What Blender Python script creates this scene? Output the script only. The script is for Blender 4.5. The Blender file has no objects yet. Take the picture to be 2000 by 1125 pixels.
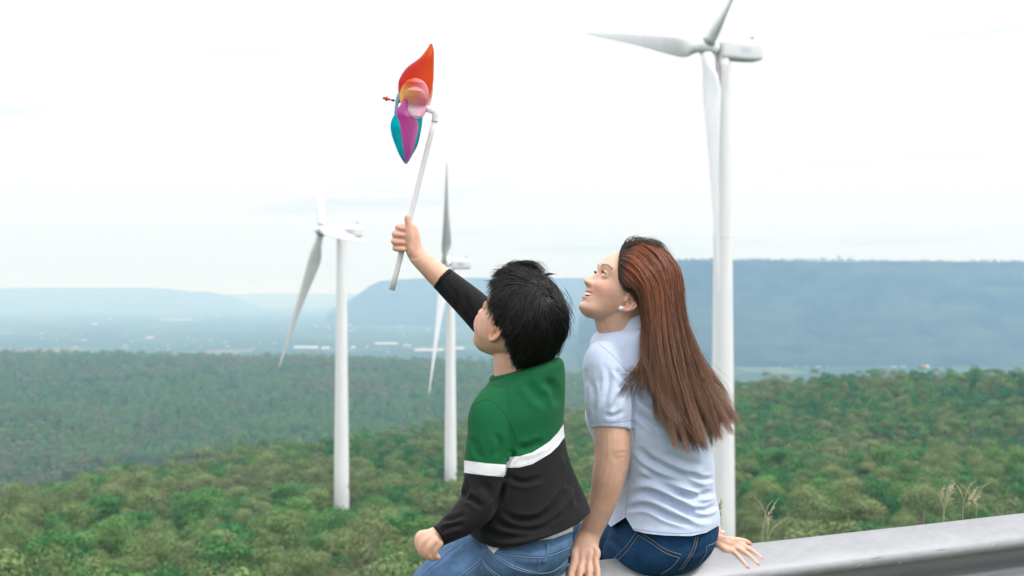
import bpy, bmesh, math, random, os
import numpy as np
from mathutils import Vector, Matrix, noise as mnoise

SC = bpy.context.scene
COL = SC.collection
random.seed(7)
RNG = np.random.default_rng(11)

# ---------------------------------------------------------------- camera, sky, sun, exposure
CAMZ = 1.51
FPX = 2777.78                      # 50 mm lens on a 36 mm sensor, in photo pixels (2000 wide)
HY = 570.0                         # eye level in the photo
cam_d = bpy.data.cameras.new('camera')
cam_d.lens = 50
cam_d.sensor_width = 36
cam_d.shift_y = (HY - 562.5) / 2000.0
cam_d.clip_start = 0.1
cam_d.clip_end = 120000
cam_d.dof.use_dof = True
cam_d.dof.focus_distance = 3.5
cam_d.dof.aperture_fstop = 6.3
cam = bpy.data.objects.new('camera', cam_d)
cam.location = (0, 0, CAMZ)
cam.rotation_euler = (math.radians(90), 0, 0)
COL.objects.link(cam)
SC.camera = cam

def P(px, py, Y):
    """world point seen at photo pixel (px, py), Y metres away"""
    return np.array([(px - 1000.0) * Y / FPX, Y, CAMZ - (py - HY) * Y / FPX])

SUN_EL, SUN_AZ = math.radians(52), math.radians(112)     # azimuth from +Y clockwise
W = bpy.data.worlds.new('World')
SC.world = W
W.use_nodes = True
nt = W.node_tree
nt.nodes.clear()
def N(nt, t, **kw):
    n = nt.nodes.new(t)
    for k, v in kw.items():
        if k.startswith('i_'):
            n.inputs[k[2:].replace('_', ' ')].default_value = v
        else:
            setattr(n, k, v)
    return n
def L(nt, a, b):
    nt.links.new(a, b)
out = N(nt, 'ShaderNodeOutputWorld')
sky = N(nt, 'ShaderNodeTexSky')
sky.sky_type = 'NISHITA'
sky.sun_disc = False
sky.sun_elevation = SUN_EL
sky.sun_rotation = SUN_AZ
sky.air_density = 1.3
bg_sky = N(nt, 'ShaderNodeBackground'); bg_sky.inputs['Strength'].default_value = 0.1
L(nt, sky.outputs[0], bg_sky.inputs['Color'])
tc = N(nt, 'ShaderNodeTexCoord')
sep = N(nt, 'ShaderNodeSeparateXYZ'); L(nt, tc.outputs['Generated'], sep.inputs[0])
# cloud deck: brighter towards the zenith, as an overcast sky is
zr = N(nt, 'ShaderNodeValToRGB')
e = zr.color_ramp.elements
e[0].position = 0.0; e[0].color = (0.80, 0.90, 0.93, 1)
e[1].position = 0.05; e[1].color = (0.93, 0.965, 0.98, 1)
for p, c in ((0.09, (0.985, 0.99, 0.995)), (0.18, (1.0, 1.0, 1.0)), (0.32, (1.25, 1.26, 1.28)), (0.6, (1.75, 1.77, 1.82)), (1.0, (2.1, 2.14, 2.22))):
    k = e.new(p); k.color = (*c, 1)
L(nt, sep.outputs['Z'], zr.inputs[0])
mp = N(nt, 'ShaderNodeMapping'); mp.inputs['Scale'].default_value = (3.2, 3.2, 52)
L(nt, tc.outputs['Generated'], mp.inputs[0])
nz = N(nt, 'ShaderNodeTexNoise'); nz.inputs['Scale'].default_value = 1.35; nz.inputs['Detail'].default_value = 6; nz.inputs['Roughness'].default_value = 0.55
L(nt, mp.outputs[0], nz.inputs['Vector'])
gr = N(nt, 'ShaderNodeValToRGB')
gr.color_ramp.elements[0].position = 0.60; gr.color_ramp.elements[0].color = (1, 1, 1, 1)
gr.color_ramp.elements[1].position = 0.78; gr.color_ramp.elements[1].color = (0.82, 0.91, 0.95, 1)
L(nt, nz.outputs[0], gr.inputs[0])
mulc = N(nt, 'ShaderNodeMix'); mulc.data_type = 'RGBA'; mulc.blend_type = 'MULTIPLY'
mulc.inputs['Factor'].default_value = 1.0
L(nt, zr.outputs[0], mulc.inputs['A']); L(nt, gr.outputs[0], mulc.inputs['B'])
bg_cl = N(nt, 'ShaderNodeBackground'); bg_cl.inputs['Strength'].default_value = 1.0
L(nt, mulc.outputs['Result'], bg_cl.inputs['Color'])
mx = N(nt, 'ShaderNodeMixShader'); mx.inputs[0].default_value = 0.96
L(nt, bg_sky.outputs[0], mx.inputs[1]); L(nt, bg_cl.outputs[0], mx.inputs[2])
L(nt, mx.outputs[0], out.inputs['Surface'])

sun_d = bpy.data.lights.new('sun', 'SUN')
sun_d.energy = 1.7
sun_d.angle = math.radians(12)
sun_d.color = (1.0, 0.965, 0.91)
sun = bpy.data.objects.new('sun', sun_d)
sd = Vector((math.sin(SUN_AZ) * math.cos(SUN_EL), math.cos(SUN_AZ) * math.cos(SUN_EL), math.sin(SUN_EL)))
sun.rotation_euler = sd.to_track_quat('Z', 'Y').to_euler()
sun.location = (20, -10, 40)
COL.objects.link(sun)

SC.view_settings.view_transform = 'Standard'
SC.view_settings.look = 'None'
SC.view_settings.gamma = 1
SC.view_settings.exposure = 0.08
SC.view_settings.use_curve_mapping = False
SC.cycles.max_bounces = 8
SC.cycles.volume_bounces = 1
SC.cycles.transparent_max_bounces = 12
SC.cycles.use_denoising = True
try:
    SC.cycles.denoiser = 'OPENIMAGEDENOISE'
except Exception:
    pass

# ---------------------------------------------------------------- helpers
def tag(o, label=None, cat=None, group=None, kind=None):
    if label: o['label'] = label
    if cat: o['category'] = cat
    if group: o['group'] = group
    if kind: o['kind'] = kind
    return o

def empty(name, loc=(0, 0, 0), label=None, cat=None, group=None):
    o = bpy.data.objects.new(name, None)
    o.empty_display_size = 0.1
    o.location = loc
    COL.objects.link(o)
    return tag(o, label, cat, group)

def mesh_obj(name, V, F, mat=None, parent=None, smooth=True, link=True, fmat=None):
    me = bpy.data.meshes.new(name)
    V = np.asarray(V, dtype=float)
    if parent is not None:
        V = V - np.array(parent.matrix_world_loc if hasattr(parent, 'matrix_world_loc') else wloc(parent))
    me.from_pydata(V.tolist(), [], [list(map(int, f)) for f in F] if not isinstance(F, np.ndarray) else F.tolist())
    if mat is not None:
        for m in (mat if isinstance(mat, (list, tuple)) else [mat]):
            me.materials.append(m)
    if fmat is not None:
        me.polygons.foreach_set('material_index', np.asarray(fmat, dtype=np.int32))
    me.polygons.foreach_set('use_smooth', [smooth] * len(me.polygons))
    me.update()
    o = bpy.data.objects.new(name, me)
    if link: COL.objects.link(o)
    if parent is not None: o.parent = parent
    return o

def wloc(o):
    v = np.zeros(3)
    while o is not None:
        v = v + np.array(o.location)
        o = o.parent
    return v

def point_attr(o, name, vals):
    vals = np.asarray(vals, dtype=np.float32)
    me = o.data
    if vals.ndim == 1:
        a = me.attributes.new(name, 'FLOAT', 'POINT'); a.data.foreach_set('value', vals)
    else:
        a = me.attributes.new(name, 'FLOAT_COLOR', 'POINT')
        c = np.ones((len(vals), 4), dtype=np.float32); c[:, :3] = vals
        a.data.foreach_set('color', c.ravel())

def new_mat(name):
    m = bpy.data.materials.new(name)
    m.use_nodes = True
    nt = m.node_tree
    b = nt.nodes['Principled BSDF']
    return m, nt, b

def simple_mat(name, col, rough=0.6, metal=0.0, noise=None, bump=None, spec=0.5):
    """noise=(scale, amount) varies the colour; bump=(scale, distance) gives fine relief"""
    m, nt, b = new_mat(name)
    b.inputs['Roughness'].default_value = rough
    b.inputs['Metallic'].default_value = metal
    b.inputs['Specular IOR Level'].default_value = spec
    b.inputs['Base Color'].default_value = (*col, 1)
    tcn = N(nt, 'ShaderNodeTexCoord')
    if noise:
        n = N(nt, 'ShaderNodeTexNoise'); n.inputs['Scale'].default_value = noise[0]; n.inputs['Detail'].default_value = 5
        L(nt, tcn.outputs['Object'], n.inputs['Vector'])
        r = N(nt, 'ShaderNodeMapRange'); r.inputs['From Min'].default_value = 0.3; r.inputs['From Max'].default_value = 0.7
        r.inputs['To Min'].default_value = 1 - noise[1]; r.inputs['To Max'].default_value = 1 + noise[1]
        L(nt, n.outputs[0], r.inputs[0])
        v = N(nt, 'ShaderNodeVectorMath'); v.operation = 'SCALE'; v.inputs[0].default_value = col
        L(nt, r.outputs[0], v.inputs['Scale'])
        L(nt, v.outputs[0], b.inputs['Base Color'])
    if bump:
        n = N(nt, 'ShaderNodeTexNoise'); n.inputs['Scale'].default_value = bump[0]; n.inputs['Detail'].default_value = 4
        L(nt, tcn.outputs['Object'], n.inputs['Vector'])
        bp = N(nt, 'ShaderNodeBump'); bp.inputs['Distance'].default_value = bump[1]; bp.inputs['Strength'].default_value = 1
        L(nt, n.outputs[0], bp.inputs['Height']); L(nt, bp.outputs[0], b.inputs['Normal'])
    return m

def catmull(pts, ts):
    """Catmull-Rom through pts (n,k) sampled at ts in [0,1]"""
    pts = np.asarray(pts, float); n = len(pts)
    ts = np.clip(np.asarray(ts, float), 0, 1) * (n - 1)
    i = np.minimum(ts.astype(int), n - 2); u = (ts - i)[:, None]
    ext = np.vstack([2 * pts[0] - pts[1], pts, 2 * pts[-1] - pts[-2]])
    p0, p1, p2, p3 = ext[i], ext[i + 1], ext[i + 2], ext[i + 3]
    return 0.5 * ((2 * p1) + (-p0 + p2) * u + (2 * p0 - 5 * p1 + 4 * p2 - p3) * u ** 2 + (-p0 + 3 * p1 - 3 * p2 + p3) * u ** 3)

def grid_faces(nr, nc, wrap=True, off=0):
    r = np.arange(nr - 1)[:, None]; c = np.arange(nc if wrap else nc - 1)[None, :]
    c2 = (c + 1) % nc
    F = np.stack([r * nc + c, r * nc + c2, (r + 1) * nc + c2, (r + 1) * nc + c], -1).reshape(-1, 4)
    return F + off

def rings_mesh(rings):
    """closed loft from rings (nr, nc, 3); the ends are capped with a fan"""
    rings = np.asarray(rings, float); nr, nc = rings.shape[:2]
    V = rings.reshape(-1, 3)
    F = [tuple(f) for f in grid_faces(nr, nc)]
    a = len(V)
    V = np.vstack([V, rings[0].mean(0), rings[-1].mean(0)])
    for k in range(nc):
        F.append((a, (k + 1) % nc, k))
        F.append((a + 1, (nr - 1) * nc + k, (nr - 1) * nc + (k + 1) % nc))
    return V, F

def tube_rings(pts, rad, nseg=12, ratio=1.0, up=(0, 1, 0)):
    """rings round a polyline; rad = radius (or (across, depth) pairs)"""
    pts = np.asarray(pts, float); n = len(pts)
    rad = np.asarray(rad, float)
    if rad.ndim == 0: rad = np.full(n, float(rad))
    ra = rad if rad.ndim == 1 else rad[:, 0]
    rb = rad * ratio if rad.ndim == 1 else rad[:, 1]
    t = np.gradient(pts, axis=0); t /= np.linalg.norm(t, axis=1)[:, None] + 1e-12
    up = np.array(up, float)
    s = np.cross(t, up); ln = np.linalg.norm(s, axis=1)
    bad = ln < 0.15
    if bad.any():
        s[bad] = np.cross(t[bad], np.array([0, 0, 1.0]) if abs(up[2]) < .9 else np.array([1.0, 0, 0]))
    s /= np.linalg.norm(s, axis=1)[:, None]
    d = np.cross(s, t)
    ang = np.arange(nseg) * 2 * np.pi / nseg
    return pts[:, None, :] + ra[:, None, None] * np.cos(ang)[None, :, None] * s[:, None, :] + rb[:, None, None] * np.sin(ang)[None, :, None] * d[:, None, :]

def merge(parts):
    Vs, Fs, o = [], [], 0
    for V, F in parts:
        V = np.asarray(V)
        Vs.append(V)
        Fs += [tuple(int(i) + o for i in f) for f in F]
        o += len(V)
    return np.vstack(Vs), Fs

def box(c, s, R=None):
    c = np.array(c, float); s = np.array(s, float) / 2
    V = np.array([[x, y, z] for x in (-1, 1) for y in (-1, 1) for z in (-1, 1)], float) * s
    if R is not None: V = V @ np.asarray(R).T
    return V + c, [(0, 1, 3, 2), (4, 6, 7, 5), (0, 4, 5, 1), (2, 3, 7, 6), (0, 2, 6, 4), (1, 5, 7, 3)]

# ---------------------------------------------------------------- terrain
T_D = np.array([0, 6.5, 9, 20, 60, 120, 200, 300, 450, 600, 750, 900, 1050, 1400, 2000, 2600, 3000, 3700, 4700, 6000, 60000.])
T_P = np.array([0, 230, 520, 877, 1150, 1450, 1750, 2100.])
T_Z = np.array([
    [0] * 8, [-.02] * 8, [-.8] * 8, [-6] * 8, [-21] * 8, [-36] * 8, [-48] * 8,
    [-59, -58, -57, -56, -54, -51, -54, -56],
    [-72, -70, -69, -68, -67, -61, -61, -63],
    [-106, -79, -73, -77, -74, -75, -73, -74],
    [-150, -120, -92, -78, -77, -72, -66, -66],
    [-190, -176, -148, -108, -80, -64, -58, -58],
    [-206, -196, -180, -150, -115, -88, -82, -82],
    [-208, -204, -202, -200, -205, -225, -240, -240],
    [-170, -172, -176, -180, -205, -250, -285, -285],
    [-151, -153, -156, -163, -192, -265, -298, -298],
    [-146, -148, -151, -158, -190, -270, -298, -298],
    [-180, -180, -190, -200, -230, -280, -300, -300],
    [-292, -292, -292, -294, -296, -299, -300, -300],
    [-300] * 8, [-300] * 8], float)

def fbm(x, y, s, o=4, seed=0.0):
    out = np.zeros_like(x)
    for i, (a, b) in enumerate(zip(x.ravel() / s, y.ravel() / s)):
        out.ravel()[i] = mnoise.fractal(Vector((a + seed, b - seed, seed)), 1.0, 2.0, o)
    return out

def vnoise(x, y, seed=0):
    """cheap smooth value noise, vectorised"""
    xi = np.floor(x).astype(np.int64); yi = np.floor(y).astype(np.int64)
    fx = x - xi; fy = y - yi
    fx = fx * fx * (3 - 2 * fx); fy = fy * fy * (3 - 2 * fy)
    def h(a, b):
        n = (a * 374761393 + b * 668265263 + seed * 974634777) & 0x7fffffff
        n = ((n ^ (n >> 13)) * 1274126177) & 0x7fffffff
        return ((n ^ (n >> 16)) & 0xffff) / 65535.0
    return (h(xi, yi) * (1 - fx) + h(xi + 1, yi) * fx) * (1 - fy) + (h(xi, yi + 1) * (1 - fx) + h(xi + 1, yi + 1) * fx) * fy - 0.5
def fnoise(x, y, s, o=4, seed=0):
    r = 0
    for k in range(o):
        r = r + vnoise(x / s * 2 ** k, y / s * 2 ** k, seed + k) / 2 ** k
    return r

def ground_z(X, Y):
    X = np.asarray(X, float); Y = np.asarray(Y, float)
    d = np.sqrt(X * X + Y * Y)
    az = np.arctan2(X, Y)
    px = 1000 + FPX * np.tan(np.clip(az, -1.2, 1.2))
    # the table is indexed by the distance along Y, as the eye sees it
    yy = np.where(np.abs(az) < 1.2, d * np.cos(np.clip(az, -.5, .5)), d)
    ld = np.log(yy + 8); LT = np.log(T_D + 8)
    i = np.clip(np.searchsorted(LT, ld) - 1, 0, len(T_D) - 2)
    u = np.clip((ld - LT[i]) / (LT[i + 1] - LT[i]), 0, 1)
    j = np.clip(np.searchsorted(T_P, px) - 1, 0, len(T_P) - 2)
    v = np.clip((px - T_P[j]) / (T_P[j + 1] - T_P[j]), 0, 1); v = v * v * (3 - 2 * v)
    z = (T_Z[i, j] * (1 - v) + T_Z[i, j + 1] * v) * (1 - u) + (T_Z[i + 1, j] * (1 - v) + T_Z[i + 1, j + 1] * v) * u
    amp = np.interp(d, [0, 40, 200, 900, 2500, 6000, 9000], [0, .3, 2.5, 6, 16, 4, 0])
    z = z + amp * fnoise(X, Y, np.interp(d, [0, 300, 2000], [40, 90, 380]).mean() if d.ndim == 0 else 140.0, 3, 5)
    # a level verge behind the road edge
    return z

az_in = np.radians(np.arange(-25, 25.01, 0.2))
az_out = np.radians(np.arange(30, 331, 5.0))
AZ = np.concatenate([az_in, az_out])
RD = np.concatenate([[0.5], np.geomspace(2, 45000, 330)])
Xg = RD[:, None] * np.sin(AZ)[None]; Yg = RD[:, None] * np.cos(AZ)[None]
azw = np.broadcast_to(AZ[None], Xg.shape)
front = np.cos(azw)
Zf = ground_z(Xg, np.abs(Yg))
back = np.where(front < 0.2, np.interp(RD, [0, 20, 200, 2000, 6000, 45000], [0, 0, -3, -20, -60, -60])[:, None], 0)
wb = np.clip((0.5 - front) / 0.6, 0, 1); wb = wb * wb * (3 - 2 * wb)
Zg = Zf * (1 - wb) + np.interp(RD, [0, 20, 200, 2000, 6000, 45000], [0, 0, -3, -40, -200, -300])[:, None] * wb
Vt = np.stack([Xg, Yg, Zg], -1).reshape(-1, 3)
Ft = grid_faces(len(RD), len(AZ))
Ft = Ft[:, ::-1]

def ground_material():
    m, nt, b = new_mat('ground_cover')
    b.inputs['Roughness'].default_value = 1.0
    b.inputs['Specular IOR Level'].default_value = 0.1
    g = N(nt, 'ShaderNodeNewGeometry')
    def noise(scale, detail, stretch=(1, 1, 1)):
        mp = N(nt, 'ShaderNodeMapping'); mp.inputs['Scale'].default_value = stretch
        L(nt, g.outputs['Position'], mp.inputs[0])
        n = N(nt, 'ShaderNodeTexNoise'); n.inputs['Scale'].default_value = scale; n.inputs['Detail'].default_value = detail
        L(nt, mp.outputs[0], n.inputs['Vector'])
        return n
    def ramp(src, els):
        r = N(nt, 'ShaderNodeValToRGB')
        while len(r.color_ramp.elements) < len(els): r.color_ramp.elements.new(0.5)
        for el, (p, c) in zip(r.color_ramp.elements, els):
            el.position = p; el.color = (*c, 1)
        L(nt, src, r.inputs[0]); return r
    # forest floor (seen between crowns)
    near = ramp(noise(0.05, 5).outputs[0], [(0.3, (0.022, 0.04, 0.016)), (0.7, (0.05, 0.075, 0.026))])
    # plain: fields and woods
    vor = N(nt, 'ShaderNodeTexVoronoi'); vor.inputs['Scale'].default_value = 0.0028
    mp = N(nt, 'ShaderNodeMapping'); mp.inputs['Scale'].default_value = (1, 0.55, 1)
    L(nt, g.outputs['Position'], mp.inputs[0]); L(nt, mp.outputs[0], vor.inputs['Vector'])
    sp = N(nt, 'ShaderNodeSeparateXYZ'); L(nt, vor.outputs['Color'], sp.inputs[0])
    fld = ramp(sp.outputs[0], [(0.0, (0.035, 0.065, 0.03)), (0.5, (0.045, 0.085, 0.038)), (0.74, (0.06, 0.11, 0.04)), (0.84, (0.09, 0.13, 0.06)), (0.93, (0.14, 0.13, 0.09)), (1.0, (0.08, 0.12, 0.05))])
    for el in fld.color_ramp.elements: pass
    fld.color_ramp.interpolation = 'CONSTANT'
    wood = ramp(noise(0.0022, 8, (1, 0.6, 1)).outputs[0], [(0.43, (0, 0, 0)), (0.56, (1, 1, 1))])
    mixw = N(nt, 'ShaderNodeMix'); mixw.data_type = 'RGBA'
    L(nt, wood.outputs[0], mixw.inputs['Factor']); L(nt, fld.outputs[0], mixw.inputs['A'])
    mixw.inputs['B'].default_value = (0.045, 0.080, 0.040, 1)
    fine = noise(0.02, 6)
    mfn = N(nt, 'ShaderNodeMapRange'); mfn.inputs['From Min'].default_value = .3; mfn.inputs['From Max'].default_value = .7
    mfn.inputs['To Min'].default_value = .6; mfn.inputs['To Max'].default_value = 1.5
    L(nt, fine.outputs[0], mfn.inputs[0])
    sc = N(nt, 'ShaderNodeVectorMath'); sc.operation = 'SCALE'
    L(nt, mixw.outputs['Result'], sc.inputs[0]); L(nt, mfn.outputs[0], sc.inputs['Scale'])
    # by height: plain lies 280 m below the road
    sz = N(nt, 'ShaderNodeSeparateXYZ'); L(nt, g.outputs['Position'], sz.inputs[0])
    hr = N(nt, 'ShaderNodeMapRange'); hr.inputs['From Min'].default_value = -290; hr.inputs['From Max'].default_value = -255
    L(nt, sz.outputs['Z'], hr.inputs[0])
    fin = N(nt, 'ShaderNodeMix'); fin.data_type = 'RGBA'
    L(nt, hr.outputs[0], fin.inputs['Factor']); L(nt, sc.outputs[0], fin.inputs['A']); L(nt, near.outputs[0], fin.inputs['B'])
    L(nt, fin.outputs['Result'], b.inputs['Base Color'])
    return m
ground = mesh_obj('ground', Vt, Ft, ground_material())
tag(ground, 'grassy ridge falling to a wooded valley and a wide plain', kind='structure')

# ---------------------------------------------------------------- mesas and far hills
def hill_material(name, c0, c1, s):
    m, nt, b = new_mat(name)
    b.inputs['Roughness'].default_value = 1; b.inputs['Specular IOR Level'].default_value = 0.1
    g = N(nt, 'ShaderNodeNewGeometry')
    n = N(nt, 'ShaderNodeTexNoise'); n.inputs['Scale'].default_value = s; n.inputs['Detail'].default_value = 8; n.inputs['Roughness'].default_value = .62
    L(nt, g.outputs['Position'], n.inputs['Vector'])
    r = N(nt, 'ShaderNodeValToRGB')
    r.color_ramp.elements[0].position = .35; r.color_ramp.elements[0].color = (*c0, 1)
    r.color_ramp.elements[1].position = .65; r.color_ramp.elements[1].color = (*c1, 1)
    L(nt, n.outputs[0], r.inputs[0]); L(nt, r.outputs[0], b.inputs['Base Color'])
    bp = N(nt, 'ShaderNodeBump'); bp.inputs['Distance'].default_value = 12; bp.inputs['Strength'].default_value = .8
    n2 = N(nt, 'ShaderNodeTexNoise'); n2.inputs['Scale'].default_value = 0.07; n2.inputs['Detail'].default_value = 5
    L(nt, g.outputs['Position'], n2.inputs['Vector'])
    L(nt, n2.outputs[0], bp.inputs['Height']); L(nt, bp.outputs[0], b.inputs['Normal'])
    return m

def ridge(name, label, pxs, tops, d_base, d_rim, depth, mat, rough, seed, base_z=-302, prof=None, n=420, rimnoise=0.6):
    """a hill range: foot at d_base, rim at d_rim, level back to d_rim+depth and down again"""
    xs = np.linspace(pxs[0], pxs[-1], n)
    top = np.interp(xs, pxs, tops)
    zt = CAMZ - (top - HY) * d_rim / FPX
    prof = prof or [(0, 0), (.25, .13), (.45, .30), (.65, .52), (.8, .74), (.9, .91), (.96, .985), (1, 1)]
    u = np.linspace(0, 1, 40)
    pf = np.interp(u, [p[0] for p in prof], [p[1] for p in prof])
    rows = []
    for k in range(len(u)):
        Y = d_base + (d_rim - d_base) * u[k]
        X = (xs - 1000) * Y / FPX
        rav = fnoise(X, np.full_like(X, Y * .25), rough * 6, 4, seed)
        h = np.clip(pf[k] + rav * .22 * math.sin(math.pi * u[k]), 0, 1)
        Z = base_z + (zt - base_z) * h
        if u[k] > .97: Z = Z + fnoise(X, X * 0, rough, 3, seed + 9) * rimnoise * (u[k] > .99)
        rows.append(np.stack([X, np.full_like(X, Y) + rav * (d_rim - d_base) * .25 * math.sin(math.pi * u[k]), Z], -1))
    for dd, hh in ((depth * .3, 1.0), (depth * .9, .99), (depth * 1.1, 0)):
        Y = d_rim + dd; X = (xs - 1000) * Y / FPX
        rows.append(np.stack([X, np.full_like(X, Y), base_z + (zt - base_z) * hh - 1.5], -1))
    R = np.array(rows)
    o = mesh_obj(name, R.reshape(-1, 3), grid_faces(R.shape[0], R.shape[1], wrap=False), mat)
    tag(o, label, kind='structure')
    return o, xs, zt
m_mesa = hill_material('mesa_woods', (0.008, 0.018, 0.010), (0.045, 0.072, 0.036), 0.006)
ridge('mesa', 'flat topped wooded mesa behind the right turbine', [1130, 1180, 1240, 1320, 1500, 1750, 2000, 2500],
      [640, 590, 522, 508, 509, 511, 512, 514], 5700, 7500, 4500, m_mesa, 160, 3, rimnoise=9)
ridge('far_mesa', 'paler mesa with a sloping left end behind the boy', [610, 640, 665, 685, 705, 722, 745, 800, 950, 1130, 1400],
      [655, 622, 606, 588, 572, 558, 548, 544, 543, 543, 543], 12600, 15000, 8000, m_mesa, 300, 4, rimnoise=9)
ridge('far_hills', 'faint long hills on the left horizon', [-500, 0, 200, 300, 350, 375, 395, 415, 440, 480, 520],
      [566, 563, 562, 562, 566, 570, 569, 571, 578, 590, 606], 22500, 26000, 5000, m_mesa, 500, 6, rimnoise=8)
ridge('horizon_hills', 'barely visible hills at the horizon', [-600, 300, 430, 560, 640, 720, 900],
      [580, 578, 575, 573, 574, 573, 575], 31000, 34000, 5000, m_mesa, 700, 7, rimnoise=8)
# ---------------------------------------------------------------- tools for figures and cloth
from mathutils.bvhtree import BVHTree
CAM = np.array([0, 0, CAMZ])

def to_px(V):
    V = np.asarray(V, float)
    return 1000 + FPX * V[:, 0] / V[:, 1], HY - FPX * (V[:, 2] - CAMZ) / V[:, 1]

def limb(st, n=40, nseg=20, cap=True):
    """limb from stations (px, py, Y, radius px[, depth ratio]); round ends"""
    st = [tuple(s) + (1.0,) if len(s) == 4 else tuple(s) for s in st]
    pts = np.array([P(s[0], s[1], s[2]) for s in st])
    r = np.array([s[3] * s[2] / FPX for s in st]); q = np.array([s[4] for s in st])
    seg = np.r_[0, np.cumsum(np.linalg.norm(np.diff(pts, axis=0), axis=1))]; seg /= seg[-1]
    dat = np.column_stack([pts, r, r * q])
    # chord-length resampled spline
    u = np.interp(np.linspace(0, 1, n), seg, np.linspace(0, 1, len(st)))
    d = catmull(dat, u)
    if cap:
        a0, a1 = d[0], d[-1]
        t0 = d[0, :3] - d[1, :3]; t0 /= np.linalg.norm(t0); t1 = d[-1, :3] - d[-2, :3]; t1 /= np.linalg.norm(t1)
        pre, post = [], []
        for f in (.35, .65, .87, .98):
            c = math.sqrt(1 - f * f)
            e = a0.copy(); e[:3] += t0 * a0[3] * f; e[3:] *= c; pre.insert(0, e)
            e = a1.copy(); e[:3] += t1 * a1[3] * f; e[3:] *= c; post.append(e)
        d = np.vstack(pre + [d] + post)
    return rings_mesh(tube_rings(d[:, :3], d[:, 3:5], nseg))

def slab(st, n=60, nseg=56, ex=2.2):
    """trunk of a body from stations (Lx, Ly, Rx, Ry, Y, depth half, skew): an oval between the two outline points"""
    st = np.array([tuple(s) + (0,) * (7 - len(s)) for s in st], float)
    d = catmull(st, np.linspace(0, 1, n))
    ang = np.arange(nseg) * 2 * np.pi / nseg
    c, s = np.cos(ang), np.sin(ang)
    c = np.sign(c) * np.abs(c) ** (2 / ex); s = np.sign(s) * np.abs(s) ** (2 / ex)
    rings = []
    for r in d:
        A0 = P(r[0], r[1], r[4] - r[6]); A1 = P(r[2], r[3], r[4] + r[6])
        C = (A0 + A1) / 2; A = (A1 - A0) / 2
        rings.append(C + c[:, None] * A + s[:, None] * np.array([0, r[5], 0]))
    return rings_mesh(np.array(rings))

def ball(c, r, R=None, n=16):
    th = np.linspace(0, np.pi, n)[1:-1]; ph = np.arange(2 * n) * np.pi / n
    q = np.stack([np.sin(th)[:, None] * np.cos(ph), np.sin(th)[:, None] * np.sin(ph), np.cos(th)[:, None] + 0 * ph], -1) * np.asarray(r, float)
    if R is not None: q = q @ np.asarray(R).T
    return rings_mesh(q + np.asarray(c))

def unify(parts, voxel, iters=4):
    """join closed pieces into one continuous skin"""
    V, F = merge(parts)
    me = bpy.data.meshes.new('tmp'); me.from_pydata(V.tolist(), [], F)
    bm = bmesh.new(); bm.from_mesh(me); bmesh.ops.recalc_face_normals(bm, faces=bm.faces); bm.to_mesh(me); bm.free()
    o = bpy.data.objects.new('tmp', me); COL.objects.link(o)
    md = o.modifiers.new('r', 'REMESH'); md.mode = 'VOXEL'; md.voxel_size = voxel
    dg = bpy.context.evaluated_depsgraph_get(); dg.update()
    ev = o.evaluated_get(dg); m2 = ev.to_mesh()
    n = len(m2.vertices); co = np.empty(n * 3, np.float32); m2.vertices.foreach_get('co', co)
    Fv = np.empty(len(m2.polygons) * 4, np.int32)
    if len(m2.loops) == len(Fv):
        m2.polygons.foreach_get('vertices', Fv); Fq = Fv.reshape(-1, 4)
    else:
        Fq = np.array([list(p.vertices) + [p.vertices[0]] * (4 - len(p.vertices)) for p in m2.polygons])
    ev.to_mesh_clear(); bpy.data.objects.remove(o); bpy.data.meshes.remove(me)
    V = co.reshape(-1, 3).astype(float)
    return taubin(V, Fq, iters), Fq

def edges_of(F):
    E = np.vstack([F[:, [0, 1]], F[:, [1, 2]], F[:, [2, 3]], F[:, [3, 0]]]); E.sort(axis=1)
    return np.unique(E, axis=0)

def taubin(V, F, iters, lam=.55, mu=-.57):
    E = edges_of(F); n = len(V)
    deg = np.bincount(E.ravel(), minlength=n)[:, None] + 1e-9
    V = V.copy()
    for k in range(iters):
        for f in (lam, mu):
            S = np.stack([np.bincount(E[:, 0], V[E[:, 1], a], n) + np.bincount(E[:, 1], V[E[:, 0], a], n) for a in range(3)], 1)
            V += f * (S / deg - V)
    return V

def vnormals(V, F):
    a = V[F[:, 2]] - V[F[:, 0]]; b = V[F[:, 3]] - V[F[:, 1]]
    fn = np.cross(a, b)
    Nn = np.stack([np.bincount(F.ravel(), np.repeat(fn[:, k], 4), len(V)) for k in range(3)], 1)
    return Nn / (np.linalg.norm(Nn, axis=1)[:, None] + 1e-12)

def polydist(px, py, poly):
    """distance in photo pixels from points to a polyline, and the fraction along it"""
    poly = np.asarray(poly, float)
    best = np.full(len(px), 1e9); along = np.zeros(len(px)); side = np.zeros(len(px))
    L_ = np.r_[0, np.cumsum(np.hypot(*np.diff(poly, axis=0).T))]
    for k in range(len(poly) - 1):
        a, b = poly[k], poly[k + 1]; ab = b - a; ll = ab @ ab + 1e-9
        t = np.clip(((px - a[0]) * ab[0] + (py - a[1]) * ab[1]) / ll, 0, 1)
        dx = px - a[0] - t * ab[0]; dy = py - a[1] - t * ab[1]
        d = np.hypot(dx, dy); m = d < best
        best[m] = d[m]; along[m] = (L_[k] + t[m] * math.sqrt(ll)) / L_[-1]
        side[m] = np.sign(ab[0] * dy - ab[1] * dx)[m]
    return best, along, side

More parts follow.
